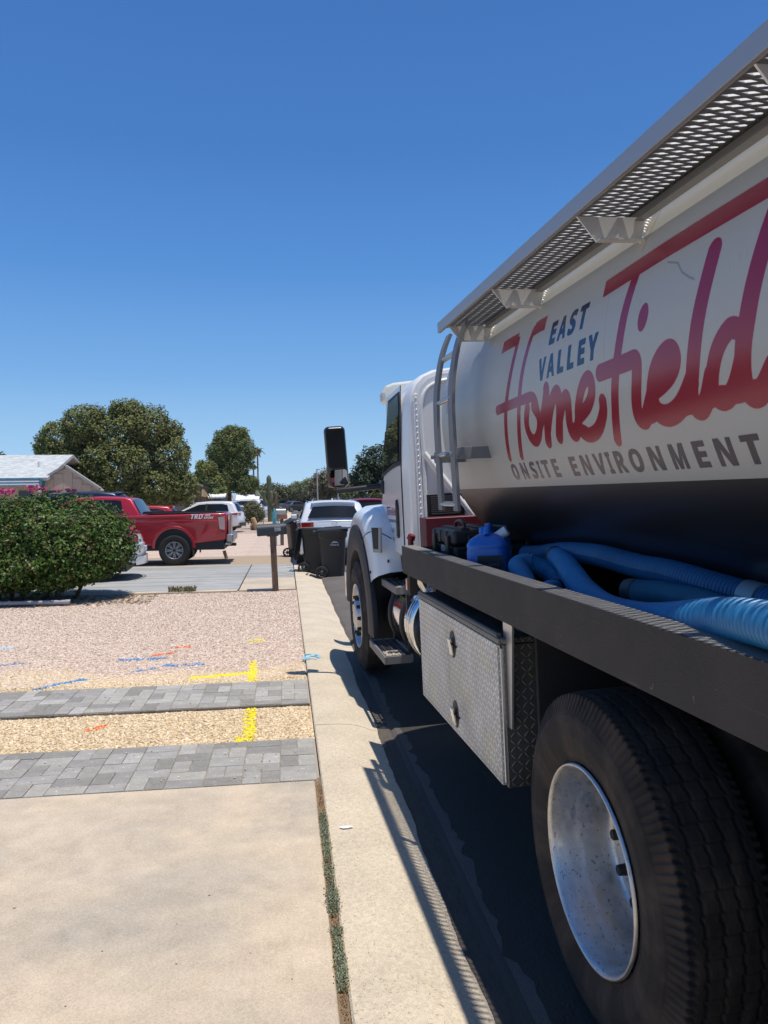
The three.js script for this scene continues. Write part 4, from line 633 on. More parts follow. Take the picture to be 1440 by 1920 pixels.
function trashCan(label, pos, turn, lidOpen, logo, group = 'black wheeled trash cans at the curb') {
  const t = thing('trash_can', label, 'trash can', pos, turn, group);
  // local: wheels and handle at -x, front at +x
  const ring = (x0, x1, zz, y) => { const o = []; const cx = (x0 + x1) / 2, a = (x1 - x0) / 2; for (let i = 0; i < 32; i++) { const q = i / 32 * 6.2832 + .098, c = Math.cos(q), s = Math.sin(q), r = 1 / (Math.abs(c) ** 6 + Math.abs(s) ** 6) ** (1 / 6); o.push([cx + a * r * c, y, zz * r * s]); } o.push(o[0]); return o; };
  const ss = [ring(-.18, .24, .20, .02), ring(-.19, .25, .215, .04), ring(-.245, .285, .255, .78), ring(-.25, .29, .26, .80), ring(-.275, .315, .285, .83), ring(-.285, .325, .295, .93), ring(-.30, .335, .305, .955)];
  mesh('can_body', [toCreasedNormals(grid(32, ss.length - 1, (u, v) => ss[Math.round(v * (ss.length - 1))][Math.round(u * 32)]), .5), box(-.17, .23, .02, .03, -.19, .19), box(.20, .262, .12, .5, -.05, .05, .01)], M_can, t);
  const inner = ss[6]; mesh('can_rim', [tube(inner.slice(0, 32), .012, 64, 6, true)], M_can, t);
  const lid = new THREE.Group(); lid.name = 'lid'; t.add(lid); lid.position.set(-.30, .965, 0);
  const lidM = toCreasedNormals(grid(16, 12, (u, v) => { const x = .65 * u, z = -.315 + .63 * v, e = Math.min(1, 4 * Math.min(u, 1 - u, v, 1 - v)); return [x, .045 * Math.pow(e, .6) * (1 - .25 * u), z]; }), .5);
  mesh('lid_panel', [lidM, box(.04, .64, -.015, .0, -.312, .312), box(.60, .69, -.01, .015, -.1, .1, .006), box(.14, .5, .04, .052, -.02, .02, .004), box(.14, .5, .04, .052, -.16, -.13, .004)], M_can, lid);
  if (lidOpen) lid.rotation.z = lidOpen;
  mesh('handle', [bar([-.37, .93, -.22], [-.37, .93, .22], .02), box(-.37, -.28, .91, .95, -.24, -.20, .008), box(-.37, -.28, .91, .95, .20, .24, .008)], M_can, t);
  for (const s of [-1, 1]) {
    const w = new THREE.Group(); w.name = 'wheel'; w.position.set(-.20, .125, s * .262); t.add(w);
    mesh('tyre', lathe([[.10, -.025], [.125, -.022], [.128, 0], [.125, .022], [.10, .025]], 36).rotateX(Math.PI / 2), M.rubber, w);
    const sp = [lathe([[0, -.02], [.03, -.02], [.03, .02], [0, .02]], 18).rotateX(Math.PI / 2), lathe([[.088, -.02], [.101, -.02], [.101, .02], [.088, .02], [.088, -.02]], 36).rotateX(Math.PI / 2)];
    for (let i = 0; i < 8; i++) { const b = box(.02, .092, -.008, .008, -.012, .012); b.rotateZ(i / 8 * 6.2832); sp.push(b); }
    mesh('hub', sp, mat(.05, .05, .052, .5), w);
  }
  mesh('axle', bar([-.20, .125, -.26], [-.20, .125, .26], .012), M.dark, t);
  if (logo) decal('lettering', .24, .12, (c, w, h) => { c.fillStyle = '#c9ccd0'; c.strokeStyle = '#c9ccd0'; c.beginPath(); c.moveTo(95, 110); c.lineTo(170, 60); c.lineTo(185, 35); c.lineTo(330, 35); c.lineTo(350, 60); c.lineTo(425, 110); c.lineTo(360, 105); c.lineTo(310, 70); c.lineTo(290, 110); c.lineTo(255, 65); c.lineTo(215, 108); c.lineTo(175, 92); c.lineTo(140, 112); c.closePath(); c.fill(); c.font = 'bold 96px sans-serif'; c.fillText('mesa·az', 60, 210, 390); }, t, [logo, .70, .259], [-.055, 0, 0], .5);
  return t;
}
trashCan('black wheeled trash can with white lettering, nearest the road beside the truck', [.93, -.07, -15.75], -.10, .06, .07);
trashCan('black trash can half hidden behind the lettered one, lid hanging open at the curb', [.60, -.05, -16.55], -.15, 4.55, false);
trashCan('dark trash can with open lid, farther along the curb before the white parked car', [.30, -.04, -21.0], .3, .35, false);
// ---------- cars ----------
// s runs from the tail forward, y up; the finished car stands on its group's origin below its tail and faces -z
function carShape(W, L, belt, H, o = {}) {
  const plan = (s) => { const e = o.endLen ?? .75, k = o.endIn ?? .13, a = Math.max(0, (e - s) / e, (s - (L - e)) / e); return 1 - k * a * a; };
  const tap = (y) => (y < belt ? 1 - .035 * (belt - y) / belt : 1 - (o.tumble ?? .2) * (y - belt) / (H - belt));
  const bow = o.bow ?? .10, crown = o.crown ?? .035;
  const at = (s, y, w, off = 0) => { const mid = L / 2, e = Math.max(0, Math.abs(s - mid) / mid - .35) / .65; const S = s + (s < mid ? 1 : -1) * bow * w * w * e; const Y = y - crown * w * w * Math.max(0, (y - .6) / (H - .6)); return [w * (W / 2) * plan(s) * tap(y) + off * Math.sign(w), Y, -S]; };
  const solid = (pts, bevel = .035, w0 = 1, holes) => {
    const sh = new THREE.Shape(); pts.forEach((p, i) => (p.length === 2 ? (i ? sh.lineTo(...p) : sh.moveTo(...p)) : p.length === 4 ? sh.quadraticCurveTo(...p) : sh.absarc(...p))); sh.closePath();
    const d = W * w0 - 2 * bevel, g = new THREE.ExtrudeGeometry(sh, { depth: d, steps: 6, bevelEnabled: true, bevelSize: bevel, bevelThickness: bevel, bevelSegments: 3, bevelOffset: -bevel, curveSegments: 12 });
    const p = g.attributes.position; for (let i = 0; i < p.count; i++) { const q = at(p.getX(i), p.getY(i), (p.getZ(i) - d / 2) / (W / 2)); p.setXYZ(i, ...q); }
    g.computeVertexNormals(); return toCreasedNormals(g, .75);
  };
  const side = (pts, sgn, off = .008) => { const sh = new THREE.Shape(); pts.forEach((p, i) => (i ? sh.lineTo(...p) : sh.moveTo(...p))); const g = new THREE.ShapeGeometry(sh), p = g.attributes.position; for (let i = 0; i < p.count; i++) p.setXYZ(i, ...at(p.getX(i), p.getY(i), sgn, off)); g.computeVertexNormals(); return g; };
  const panel = (a, b, w0, w1, off = .012, n = 10) => grid(n, 4, (u, v) => { const s = a[0] + (b[0] - a[0]) * v, y = a[1] + (b[1] - a[1]) * v, w = (w0 + (w1 - w0) * v) * (2 * u - 1), q = at(s, y, w); const dx = b[0] - a[0], dy = b[1] - a[1], l = Math.hypot(dx, dy); return [q[0], q[1] + dx / l * off * Math.sign(s > L / 2 ? -1 : 1) * 1, q[2] + dy / l * off * (s > L / 2 ? -1 : 1)]; });
  return { at, solid, side, panel, W, L };
}
function carWheel(g, s, sgn, r, w, halfW, rimStyle = 5, parentName = 'wheel', rf = .64) {
  const t = new THREE.Group(); t.name = parentName; g.add(t); t.position.set(sgn * (halfW - w / 2), r, -s); if (sgn > 0) t.rotation.y = Math.PI;
  mesh('tyre', lathe([[r * rf, -.02], [r * (rf + .04), 0], [r * .9, .008], [r * .985, -.012], [r, -.04], [r, -w + .04], [r * .985, -w + .012], [r * .9, -w], [r * rf, -w + .03]].map(([a, b]) => [a, b + w / 2]), 40, 'x'), M.rubber, t);
  const sp = [lathe([[0, w / 2 - .02], [.05, w / 2 - .02], [.055, w / 2 - .05], [r * (rf - .04), w / 2 - .09], [r * (rf - .02), w / 2 - .02], [r * (rf + .02), w / 2 - .012], [r * (rf + .02), w / 2 - .03]], 40, 'x')];
  const m2 = []; for (let i = 0; i < rimStyle; i++) for (const d of [-.12, .12]) { const b = box(.03, .035, .04, r * (rf - .02), rimStyle > 6 ? -.011 : -.018, rimStyle > 6 ? .011 : .018); b.translate(-.0, 0, 0); b.rotateX(i / rimStyle * 6.2832 + d); b.translate(-w / 2 - .012, 0, 0); m2.push(b); }
  mesh('rim', sp, mat(.05, .05, .052, .4, .5), t); mesh('spokes', [...m2, lathe([[r * (rf - .03), w / 2 - .02], [r * (rf + .012), w / 2 - .006], [r * (rf + .012), w / 2 - .02]], 40, 'x')], rimStyle > 6 ? mat(.33, .33, .34, .35, .7) : M.alu, t);
}
const paint = (r, g, b) => mat(r, g, b, .32, .1, { clearcoat: 1, clearcoatRoughness: .04 });
const redLens = mat(.35, .008, .012, .15, 0, { clearcoat: 1 });
const arch = (s, r, y) => [s, y, r]; // helper for readability
{ // red pickup
  const S = carShape(1.76, 5.0, 1.24, 1.68, { tumble: .17, bow: .05, endIn: .05, crown: .03 });
  const t = thing('pickup_truck', 'red crew cab pickup with white side lettering parked on the neighbouring drive', 'pickup truck', [-1.36, -.005, -19.62], Math.PI / 2);
  const red = paint(.42, .006, .02), rw = 1.28, fw = 4.28, wr = .365, ar = .46;
  mesh('body', S.solid([[.03, .60], [.02, .80], [0, 1.0], [.0, 1.21], [.05, 1.255], [1.0, 1.235], [2.05, 1.225], [2.1, 1.225], [3.5, 1.215], [3.55, 1.21], [4.3, 1.165], [4.8, 1.10], [4.95, .98], [5.0, .7], [4.97, .48], [4.78, .45], [fw, .42, ar, 0, Math.PI, false], [3.78, .45], [1.8, .49], [rw, .44, ar, 0, Math.PI, false], [.80, .52], [.2, .58]], .03), red, t);
  mesh('cab', S.solid([[2.06, 1.2], [2.10, 1.30], [2.28, 1.62], [2.42, 1.665], [3.0, 1.69], [3.5, 1.67], [3.72, 1.61], [4.22, 1.22], [4.22, 1.19]], .035, .97), red, t);
  for (const s of [-1, 1]) {
    const gw = mesh('side_window', [S.side([[2.46, 1.30], [2.50, 1.58], [2.60, 1.61], [3.08, 1.62], [3.08, 1.29]], s, -.012), S.side([[3.14, 1.29], [3.14, 1.62], [3.46, 1.60], [3.62, 1.53], [3.92, 1.285]], s, -.012)], M.glass, t);
    mesh('wheel_arch', (() => { const g = grid(30, 3, (u, v) => { const p = R(-4) + R(188) * u, r = [ar - .01, ar + .045, ar + .06, ar + .05][Math.round(v * 3)], off = [.012, .028, .018, 0][Math.round(v * 3)]; return S.at(rw + r * Math.cos(p), Math.max(.42, .44 + r * Math.sin(p)), s, off); }); return g; })(), red, t);
    mesh('bed_crease', tube([S.at(.22, 1.06, s, .002), S.at(.7, 1.08, s, .004), S.at(1.28, 1.09, s, .006), S.at(1.9, 1.06, s, .002)], .008, 16, 5), red, t);
    mesh('tail_light', S.side([[.04, .84], [.04, 1.18], [.20, 1.15], [.17, .86]], s, .014), mat(.45, .32, .32, .15, .2, { clearcoat: 1 }), t).userData.label = 'clear and red tail light';
    mesh('door_handle', box(-.01, .01, 1.08, 1.105, -.09, .09, .005).translate(s * .895, 0, -2.75), red, t);
    carWheel(t, rw, s, wr, .27, .89, 8, 'wheel', .56); carWheel(t, fw, s, wr, .27, .89, 8, 'wheel', .56);
  }
  mesh('rear_window', S.panel([2.075, 1.27], [2.265, 1.60], .86, .80, .014), M.glass, t);
  mesh('windshield', S.panel([4.19, 1.25], [3.74, 1.60], .86, .80, .014), M.glass, t);
  mesh('tailgate', S.panel([-.004, .70], [-.004, 1.20], .84, .84, .012), paint(.42, .012, .025), t);
  mesh('bed_cover', box(-.78, .78, 1.235, 1.262, -2.02, -.12, .008), M.plastic, t); mesh('bed_rack', [box(-.78, .78, 1.262, 1.30, -2.0, -1.8, .01), box(-.74, -.70, 1.25, 1.30, -1.9, -.3)], M.black, t);
  mesh('bumper', [box(-.84, .84, .54, .72, -.06, .10, .03), box(-.80, .80, .46, .53, -.1, .04, .02)], mat(.35, .35, .36, .25, .9), t);
  mesh('hitch', box(-.09, .09, .40, .47, -.3, .12, .01), M.black, t);
  mesh('underbody', box(-.80, .80, .36, 1.05, -4.7, -.12), M.black, t);
  for (const x of [-.86, .64]) mesh('mud_flap', box(x, x + .22, .2, .5, -.86, -.84), M.black, t);
  const dc = decal('lettering', .68, .14, (c, w, h) => { c.fillStyle = '#efe9ea'; c.save(); c.transform(1, 0, -.25, 1, 20, 0); c.font = 'bold 118px sans-serif'; c.fillText('TRD', 10, h - 10, 230); c.font = 'bold 56px sans-serif'; c.fillText('4x4', 262, h - 56, 210); c.fillText('SPORT', 250, h - 8, 220); c.restore(); }, t, [-.897, 1.155, -.55], [0, -Math.PI / 2, 0], .4);
  dc.position.set(.0, 0, 0); dc.position.set(-.894, 1.165, -.57);
}
function suv(name, label, category, pos, turn, color, o) {
  const t = thing(name, label, category, pos, turn), L = o.L, H = o.H, belt = o.belt ?? H * .60, W = o.W, S = carShape(W, L, belt, H, { tumble: .24, bow: .16, endIn: .12, crown: .04, endLen: .8 });
  const p = paint(...color), rw = L * .2, fw = L * .8, wr = o.wr ?? .33, ar = wr + .06, h = H;
  const rear = o.rear ?? 'hatch';
  mesh('body', S.solid([[.06, .34], [.0, .5], [.02, .70], [.05, belt - .16], [.10, belt], [L * .3, belt + .03], [L * .7, belt], [L * .76, belt - .02], [L * .95, belt - .17], [L - .02, belt - .34], [L, .45], [L - .08, .24], [fw + ar, .24], [fw, .30, ar, 0, Math.PI, false], [fw - ar - .02, .24], [rw + ar + .02, .24], [rw, .30, ar, 0, Math.PI, false], [.3, .28]], .05), p, t);
  const roof = rear === 'hatch' ? [[.10, belt - .03], [.14, belt + .02], [.36, h - .12], [.44, h - .05], [.9, h - .005], [L * .38, h], [L * .52, h - .04], [L * .76, belt], [L * .76, belt - .03]] : [[L * .16, belt - .02], [L * .17, belt + .02], [L * .30, h - .07], [L * .36, h - .01], [L * .46, h], [L * .56, h - .04], [L * .74, belt], [L * .74, belt - .03]];
  mesh('cabin', S.solid(roof, .05, .97), p, t);
  for (const s of [-1, 1]) {
    const w = rear === 'hatch' ? [[.52, belt + .07], [.62, h - .17], [.9, h - .11], [L * .40, h - .11], [L * .50, h - .14], [L * .70, belt + .05]] : [[L * .26, belt + .05], [L * .33, h - .12], [L * .46, h - .09], [L * .55, h - .12], [L * .69, belt + .05]];
    const sw = mesh('side_window', S.side(w, s, -.012), M.glass, t);
    mesh('window_pillar', S.side([[L * .40, belt + .05], [L * .40, h - .1], [L * .418, h - .1], [L * .422, belt + .05]], s, -.004), M.black, sw);
    mesh('sill_trim', S.side([[rw + ar, .24], [rw + ar, .36], [fw - ar, .36], [fw - ar, .24]], s, .012), M.plastic, t);
    mesh('tail_light', [S.side(o.lampSide ?? [[.05, belt - .14], [.06, belt - .01], [.42, belt - .05], [.34, belt - .12]], s, .012), grid(6, 3, (u, v) => { const y = belt - .02 - .11 * v, w2 = s * (.62 + .36 * u); const q = S.at(.05, y, w2); return [q[0], q[1], q[2] + .018]; })], redLens, t);
    mesh('door_mirror', box(-.08, .08, -.06, .06, -.05, .05, .03).translate(s * (W / 2 + .06), belt + .05, -L * .67), p, t);
    mesh('door_handle', [box(-.01, .012, belt - .11, belt - .085, -L * .55, -L * .52), box(-.01, .012, belt - .11, belt - .085, -L * .36, -L * .33)].map((g) => g.translate(s * W / 2 * .985, 0, 0)), p, t);
    carWheel(t, rw, s, wr, .22, W / 2 + .005); carWheel(t, fw, s, wr, .22, W / 2 + .005);
  }
  if (rear === 'hatch') { mesh('rear_window', S.panel([.135, belt + .075], [.335, h - .15], .80, .70, .014, 14), M.glass, t); mesh('spoiler', S.panel([.30, h - .07], [.46, h - .03], .80, .78, .03), p, t); }
  else mesh('rear_window', S.panel([L * .185, belt + .06], [L * .285, h - .10], .82, .74, .014), M.glass, t);
  mesh('windshield', S.panel([L * .74, belt + .03], [L * .55, h - .06], .84, .76, .014), M.glass, t);
  mesh('rear_bumper', grid(16, 4, (u, v) => { const q = S.at(.0, .30 + .16 * v, .96 * (2 * u - 1)); return [q[0], q[1], q[2] + .03]; }), rear === 'hatch' ? M.plastic : p, t);
  mesh('plate', box(-.15, .15, belt - .34, belt - .24, -.035, -.01, .003).translate(0, 0, .02), mat(.6, .62, .66, .5), t);
  mesh('head_light', [-1, 1].map((s) => grid(4, 2, (u, v) => { const q = S.at(L - .12 * u, belt - .24 - .1 * v, s * (.98 - .25 * u)); return [q[0], q[1], q[2] - .02]; })), mat(.7, .72, .75, .1), t);
  mesh('underbody', box(-W * .42, W * .42, .18, .34, -L + .4, -.3), M.black, t);
  return { t, S, belt, p };
}
{
  const a = suv('parked_car', 'white hatchback car at the curb behind the trash cans, seen from the rear', 'car', [1.12, -.06, -17.75], -.01, [.74, .75, .76], { L: 4.2, H: 1.57, W: 1.74, belt: 1.085 });
  mesh('emblem', [(() => { const g = new THREE.TorusGeometry(.05, .006, 6, 28); g.scale(1.2, 1, 1); return g; })(), tube([[-.05, .012, 0], [-.02, .004, 0], [0, -.02, 0], [.02, .004, 0], [.05, .012, 0]], .006, 16, 5)].map((g) => g.translate(0, 1.03, .005)), M.chrome, a.t);
  mesh('trim_strip', grid(12, 1, (u, v) => { const q = a.S.at(.085, 1.06 + .014 * v, .7 * (2 * u - 1)); return [q[0], q[1], q[2] + .02]; }), M.chrome, a.t);
  mesh('seat_back', [box(-.55, -.15, .9, 1.22, -1.6, -1.5, .05), box(.15, .55, .9, 1.22, -1.6, -1.5, .05)], M.black, a.t);
  mesh('roof_aerial', poly([[0, 0], [.12, 0], [.02, .06]], .02, .005).rotateY(Math.PI / 2).translate(-.01, 1.55, -.9), a.p, a.t);
  mesh('roof_rail', [tube([[-.60, 1.50, -.7], [-.60, 1.545, -1.0], [-.60, 1.55, -1.8], [-.60, 1.50, -2.2]], .014, 20, 6), tube([[.60, 1.50, -.7], [.60, 1.545, -1.0], [.60, 1.55, -1.8], [.60, 1.50, -2.2]], .014, 20, 6)], M.plastic, a.t);
  suv('parked_car', 'white crossover car parked beyond the tail of the red pickup', 'car', [-1.98, -.01, -38.2], Math.PI / 2 - .12, [.74, .75, .77], { L: 4.15, H: 1.53, W: 1.76, belt: .98 });
  suv('parked_car', 'dark red car farther up the street right of the white hatchback', 'car', [3.05, .0, -28], -.02, [.26, .015, .02], { L: 4.3, H: 1.55, W: 1.76, belt: .98 });
  suv('parked_car', 'white sedan on the neighbouring drive, only its tail showing past the shrub', 'car', [-2.83, 0, -16.1], Math.PI / 2 + .08, [.72, .73, .74], { L: 4.4, H: 1.34, W: 1.72, belt: .88, rear: 'sedan' });
  suv('parked_car', 'dark blue car behind the red pickup, only its roof showing above the shrub', 'car', [-4.35, 0, -23.6], Math.PI / 2, [.008, .012, .03], { L: 4.5, H: 1.86, W: 1.85, belt: 1.12, wr: .36 });
  suv('parked_car', 'red car parked farther back between the pickup cab and the white crossover', 'car', [-3.9, 0, -30.5], Math.PI / 2 + .05, [.34, .012, .02], { L: 3.9, H: 1.40, W: 1.7, belt: .92 });
  suv('parked_van', 'distant white utility van on the left of the street by the saguaro', 'van', [-1.35, 0, -60], Math.PI / 2 - .3, [.72, .73, .74], { L: 4.6, H: 1.62, W: 1.8, belt: 1.0 });
  suv('parked_car', 'distant silver sedan in front of the white van', 'car', [-1.3, 0, -57], Math.PI / 2 - .1, [.55, .57, .6], { L: 4.0, H: 1.18, W: 1.7, belt: .84, rear: 'sedan' });
  suv('parked_car', 'tiny white car far away at the end of the street', 'car', [-.4, .1, -100], -.3, [.7, .7, .72], { L: 4.0, H: 1.45, W: 1.7, belt: .9 });
  suv('parked_car', 'tiny dark grey car far away in front of the far white car', 'car', [-.5, .08, -90], -.9, [.05, .055, .06], { L: 4.2, H: 1.3, W: 1.7, belt: .86, rear: 'sedan' });
}
// ---------- houses ----------
const M_teal = mat(.05, .23, .32, .6), M_roofW = mat(.74, .74, .73, .7);
const shingle = tex(512, (u, v) => { const row = Math.floor(v * 24), x = u * 18 + (row % 2) * .5 + hash(row, 2, 1) * .3, i = Math.floor(x), fx = x - i, fy = v * 24 - row, k = .78 + .3 * hash(((i % 18) + 18) % 18, row, 9) - (fy < .12 ? .22 : 0) - (fx < .05 ? .14 : 0); return [.50 * k, .525 * k, .525 * k]; }, true, .35, .35);
const M_shingle = mat(1, 1, 1, .9, 0, { map: shingle });
function slope(x0, x1, y0, z0, y1, z1, th = .12) { // sheet of roof rising from (y0,z0) to (y1,z1)
  const a = Math.atan2(y1 - y0, z1 - z0), L = Math.hypot(y1 - y0, z1 - z0), g = new THREE.BoxGeometry(x1 - x0, th, L); g.rotateX(-a); g.translate((x0 + x1) / 2, (y0 + y1) / 2 + th / 2, (z0 + z1) / 2); return metric(g);
}
{
  const t = thing('house', 'beige house with pale shingle roof and blue striped awning behind the shrub', 'house', [0, 0, 0]);
  const beige = mat(.46, .37, .28, .9, 0, { bumpMap: rep(grainB, .3), bumpScale: .01 });
  mesh('wall', [box(-22, -9.15, 0, 2.42, -38, -30.6)], beige, t);
  mesh('roof', [slope(-22.4, -8.78, 2.36, -30.0, 3.42, -33.6), slope(-22.4, -8.78, 2.36, -38.2, 3.42, -33.6)], M_shingle, t);
  const vent = mesh('vent_pipe', bar([-9.55, 2.9, -31.6], [-9.55, 3.16, -31.6], .05, .04, 10), mat(.7, .7, .7, .5), t);
  for (let i = 0; i < 5; i++) mesh('awning_stripe', box(-22.4, -9.05 + i * .0, 2.16 + i * .052, 2.16 + i * .052 + .05, -29.96 - i * .01 + .03, -29.9 + .03), i % 2 ? M_roofW : M_teal, t);
  mesh('awning_end', [0, 1, 2, 3, 4].map((i) => box(-9.04, -8.98, 2.16 + i * .052, 2.206 + i * .052, -30.6, -29.9)), M_teal, t);
  mesh('awning_post', box(-9.12, -9.04, 0, 2.16, -30.1, -30.02), M_roofW, t);
  // gable wing
  const gs = new THREE.Shape(); [[-9.05, 0], [-9.05, 2.40], [-8.25, 2.86], [-7.05, 2.02], [-7.05, 0]].forEach((p, i) => (i ? gs.lineTo(...p) : gs.moveTo(...p)));
  const gg = new THREE.ExtrudeGeometry(gs, { depth: .9, bevelEnabled: false }); gg.translate(0, 0, -31.3); const wing = mesh('gable_wing', metric(gg), beige, t);
  for (let x = -9.0; x < -7.1; x += .34) mesh('board', box(x, x + .33, 1.55, Math.min(x < -8.25 ? 2.40 + (x + 9.05) * .57 : 2.86 - (x + .33 + 8.25) * .7, 2.82), -30.40, -30.37), beige, wing);
  mesh('gable_trim', [[-9.1, 2.36, -8.25, 2.88], [-8.25, 2.88, -7.0, 2.0]].map(([a, b, c, d]) => { const L = Math.hypot(c - a, d - b), g = new THREE.BoxGeometry(L, .09, .3); g.rotateZ(Math.atan2(d - b, c - a)); g.translate((a + c) / 2, (b + d) / 2 + .05, -30.45); return g; }), mat(.30, .30, .29, .8), wing);
  mesh('window', box(-9.0, -8.42, 1.2, 2.0, -30.36, -30.33), M.glass, wing); mesh('door', box(-10.0, -9.5, 0, 2.0, -30.6, -30.56), mat(.03, .07, .09, .5), t); mesh('window', box(-8.2, -7.85, 1.3, 2.02, -30.36, -30.33), M.glass, wing);
}
{
  const t = thing('house', 'grey gabled garage house right of the big tree', 'house', [0, 0, 0]);
  const grey = mat(.115, .10, .095, .85);
  const gs = new THREE.Shape(); [[-11, 0], [-11, 2.1], [-8.3, 2.15], [-7.62, 2.68], [-7.2, 2.1], [-7.2, 0]].forEach((p, i) => (i ? gs.lineTo(...p) : gs.moveTo(...p)));
  const gg = new THREE.ExtrudeGeometry(gs, { depth: 8, bevelEnabled: false }); gg.translate(0, 0, -68); mesh('wall', metric(gg), grey, t);
  mesh('gable_trim', [[-8.35, 2.13, -7.62, 2.70], [-7.62, 2.70, -7.15, 2.06]].map(([a, b, c, d]) => { const g = new THREE.BoxGeometry(Math.hypot(c - a, d - b), .1, 8.3); g.rotateZ(Math.atan2(d - b, c - a)); g.translate((a + c) / 2, (b + d) / 2 + .06, -64); return g; }), mat(.6, .58, .55, .7), t);
  mesh('garage_door', box(-10.8, -8.35, 0, 1.95, -60, -59.96), mat(.55, .55, .53, .6), t);
  mesh('roof', [slope(-11.4, -8.3, 2.1, -59.6, 2.75, -62.5)], M_roofW, t); mesh('wall_post', box(-7.24, -7.1, 0, 1.6, -59.9, -59.75), M_roofW, t);
}
{
  const t = thing('house', 'low house with bright white metal roof between the gabled garage and the tall tree', 'house', [0, 0, 0]);
  mesh('wall', box(-7.1, -4.9, 0, 1.8, -70, -63), mat(.16, .14, .13, .9), t);
  mesh('roof', [slope(-7.45, -4.7, 1.72, -61.5, 2.62, -66.5), slope(-7.45, -4.7, 1.72, -71.5, 2.62, -66.5)], M_roofW, t);
  const r = []; for (let i = 0; i < 9; i++) r.push(slope(-7.3 + i * .31, -7.26 + i * .31, 1.76, -61.5, 2.66, -66.5)); mesh('roof_seam', r, M_roofW, t);
  const py = new THREE.Shape(); [[-6.6, 1.72], [-6.24, 2.08], [-5.95, 1.72]].forEach((p, i) => (i ? py.lineTo(...p) : py.moveTo(...p))); const pg = new THREE.ExtrudeGeometry(py, { depth: 3, bevelEnabled: false }); pg.translate(0, 0, -64); mesh('porch_gable', pg, mat(.55, .55, .26, .8), t);
  for (const x of [-7.2, -6.85, -6.5, -6.1]) mesh('porch_post', box(x, x + .1, 0, 1.72, -61.7, -61.6), M_roofW, t);
}
{
  const t = thing('house', 'small white roofed house partly hidden behind the bushy oleander', 'house', [0, 0, 0]);
  mesh('wall', box(-4.6, -2.9, 0, 1.5, -84, -78), mat(.4, .38, .34, .9), t); mesh('roof', [slope(-4.9, -2.6, 1.45, -77, 2.2, -80.5)], M_roofW, t); mesh('chimney', box(-2.9, -2.55, 1.5, 1.95, -79, -78.6), M_roofW, t);
}
{ // far white low buildings on the right of the street
  const t = thing('house', 'row of low white sheds far off at the end of the street', 'shed', [0, 0, 0]);
  const w = mat(.62, .62, .62, .8);
  mesh('wall', [box(3.3, 4.1, 0, 1.55, -122, -120), box(4.3, 5.3, 0, 1.6, -122, -120), box(5.6, 9.5, 0, 2.2, -126, -120)], w, t); mesh('roof', [slope(5.4, 9.7, 2.15, -119.6, 2.9, -123)], mat(.5, .56, .58, .7), t);
  for (const x of [5.75, 6.5, 7.2]) mesh('window', box(x, x + .4, 1.1, 1.85, -119.98, -119.95), mat(.12, .13, .14, .3), t);
}
// ---------- trees and plants ----------
const leafG = (() => { const g = new THREE.BufferGeometry(); g.setAttribute('position', new THREE.Float32BufferAttribute([0, -.5, 0, .30, 0, .08, 0, .5, 0, -.30, 0, .08], 3)); g.setIndex([0, 1, 2, 0, 2, 3]); g.computeVertexNormals(); return g; })();
function foliage(name, parent, lobes, n, size, cols, seed, o = {}) {
  const r = rng(seed), tot = lobes.map((l) => l[3] * l[4] + l[3] * l[5]).reduce((a, b) => a + b, 0), m = new THREE.Matrix4(), q = new THREE.Quaternion(), e = new THREE.Euler(), c = new THREE.Color(), P = new THREE.Vector3(), S = new THREE.Vector3(), nrm = new THREE.Vector3(), zed = new THREE.Vector3(0, 0, 1), q2 = new THREE.Quaternion();
  const inst = new THREE.InstancedMesh(leafG, new THREE.MeshPhysicalMaterial({ color: col(1, 1, 1), roughness: o.rough ?? .6, transmission: .3, thickness: 0, specularIntensity: .35, side: THREE.DoubleSide }), n);
  let i = 0, guard = 0; const per = o.sprig ?? 9;
  while (i < n && guard++ < n * 4) {
    let k = r() * tot, l = lobes[0]; for (const a of lobes) { k -= a[3] * a[4] + a[3] * a[5]; if (k <= 0) { l = a; break; } }
    const a = r() * 6.2832, z = 2 * r() - 1, s = Math.sqrt(1 - z * z), d = [s * Math.cos(a), z, s * Math.sin(a)];
    const nz = pnoise(d[0] * 3 + l[0] * 2 + 50, d[1] * 3 + d[2] * 2.3 + 50, 512, seed), nz2 = pnoise(d[0] * 7 + 50 + l[1], d[1] * 7 + d[2] * 6 + 50, 512, seed + 3);
    if (nz2 < (o.gap ?? .22) && r() < .85) continue;
    const f = ((o.rag ?? .66) + (1 - .08 - (o.rag ?? .66)) * 1.15 * nz + .14 * (nz2 - .5)) * (r() < (o.inner ?? .3) ? .55 + .45 * r() : .94 + .12 * r());
    const bx = l[0] + d[0] * l[3] * f, by = l[1] + d[1] * l[4] * f, bz = l[2] + d[2] * l[5] * f; if (by < (o.floor ?? -9)) continue;
    const tone = cols[Math.floor(r() * cols.length)], tv = .82 + .36 * r();
    for (let j = 0; j < per && i < n; j++, i++) {
      const sp = size * 2.2; P.set(bx + (r() - .5) * sp, by + (r() - .5) * sp, bz + (r() - .5) * sp);
      nrm.set(d[0] * .8 + (r() - .5) * 1.5, d[1] * .8 + .45 + (r() - .5) * 1.5, d[2] * .8 + (r() - .5) * 1.5).normalize(); q.setFromUnitVectors(zed, nrm); e.set(0, 0, r() * 6.28); q.multiply(q2.setFromEuler(e)); const sc = size * (.6 + .8 * r()); S.set(sc, sc, sc); m.compose(P, q, S); inst.setMatrixAt(i, m);
      const v = tv * (.8 + .4 * r()); inst.setColorAt(i, c.setRGB(tone[0] * v, tone[1] * v, tone[2] * v));
    }
  }
  inst.count = i; inst.name = name; inst.userData.kind = 'stuff'; shadow(inst); parent.add(inst); return inst;
}
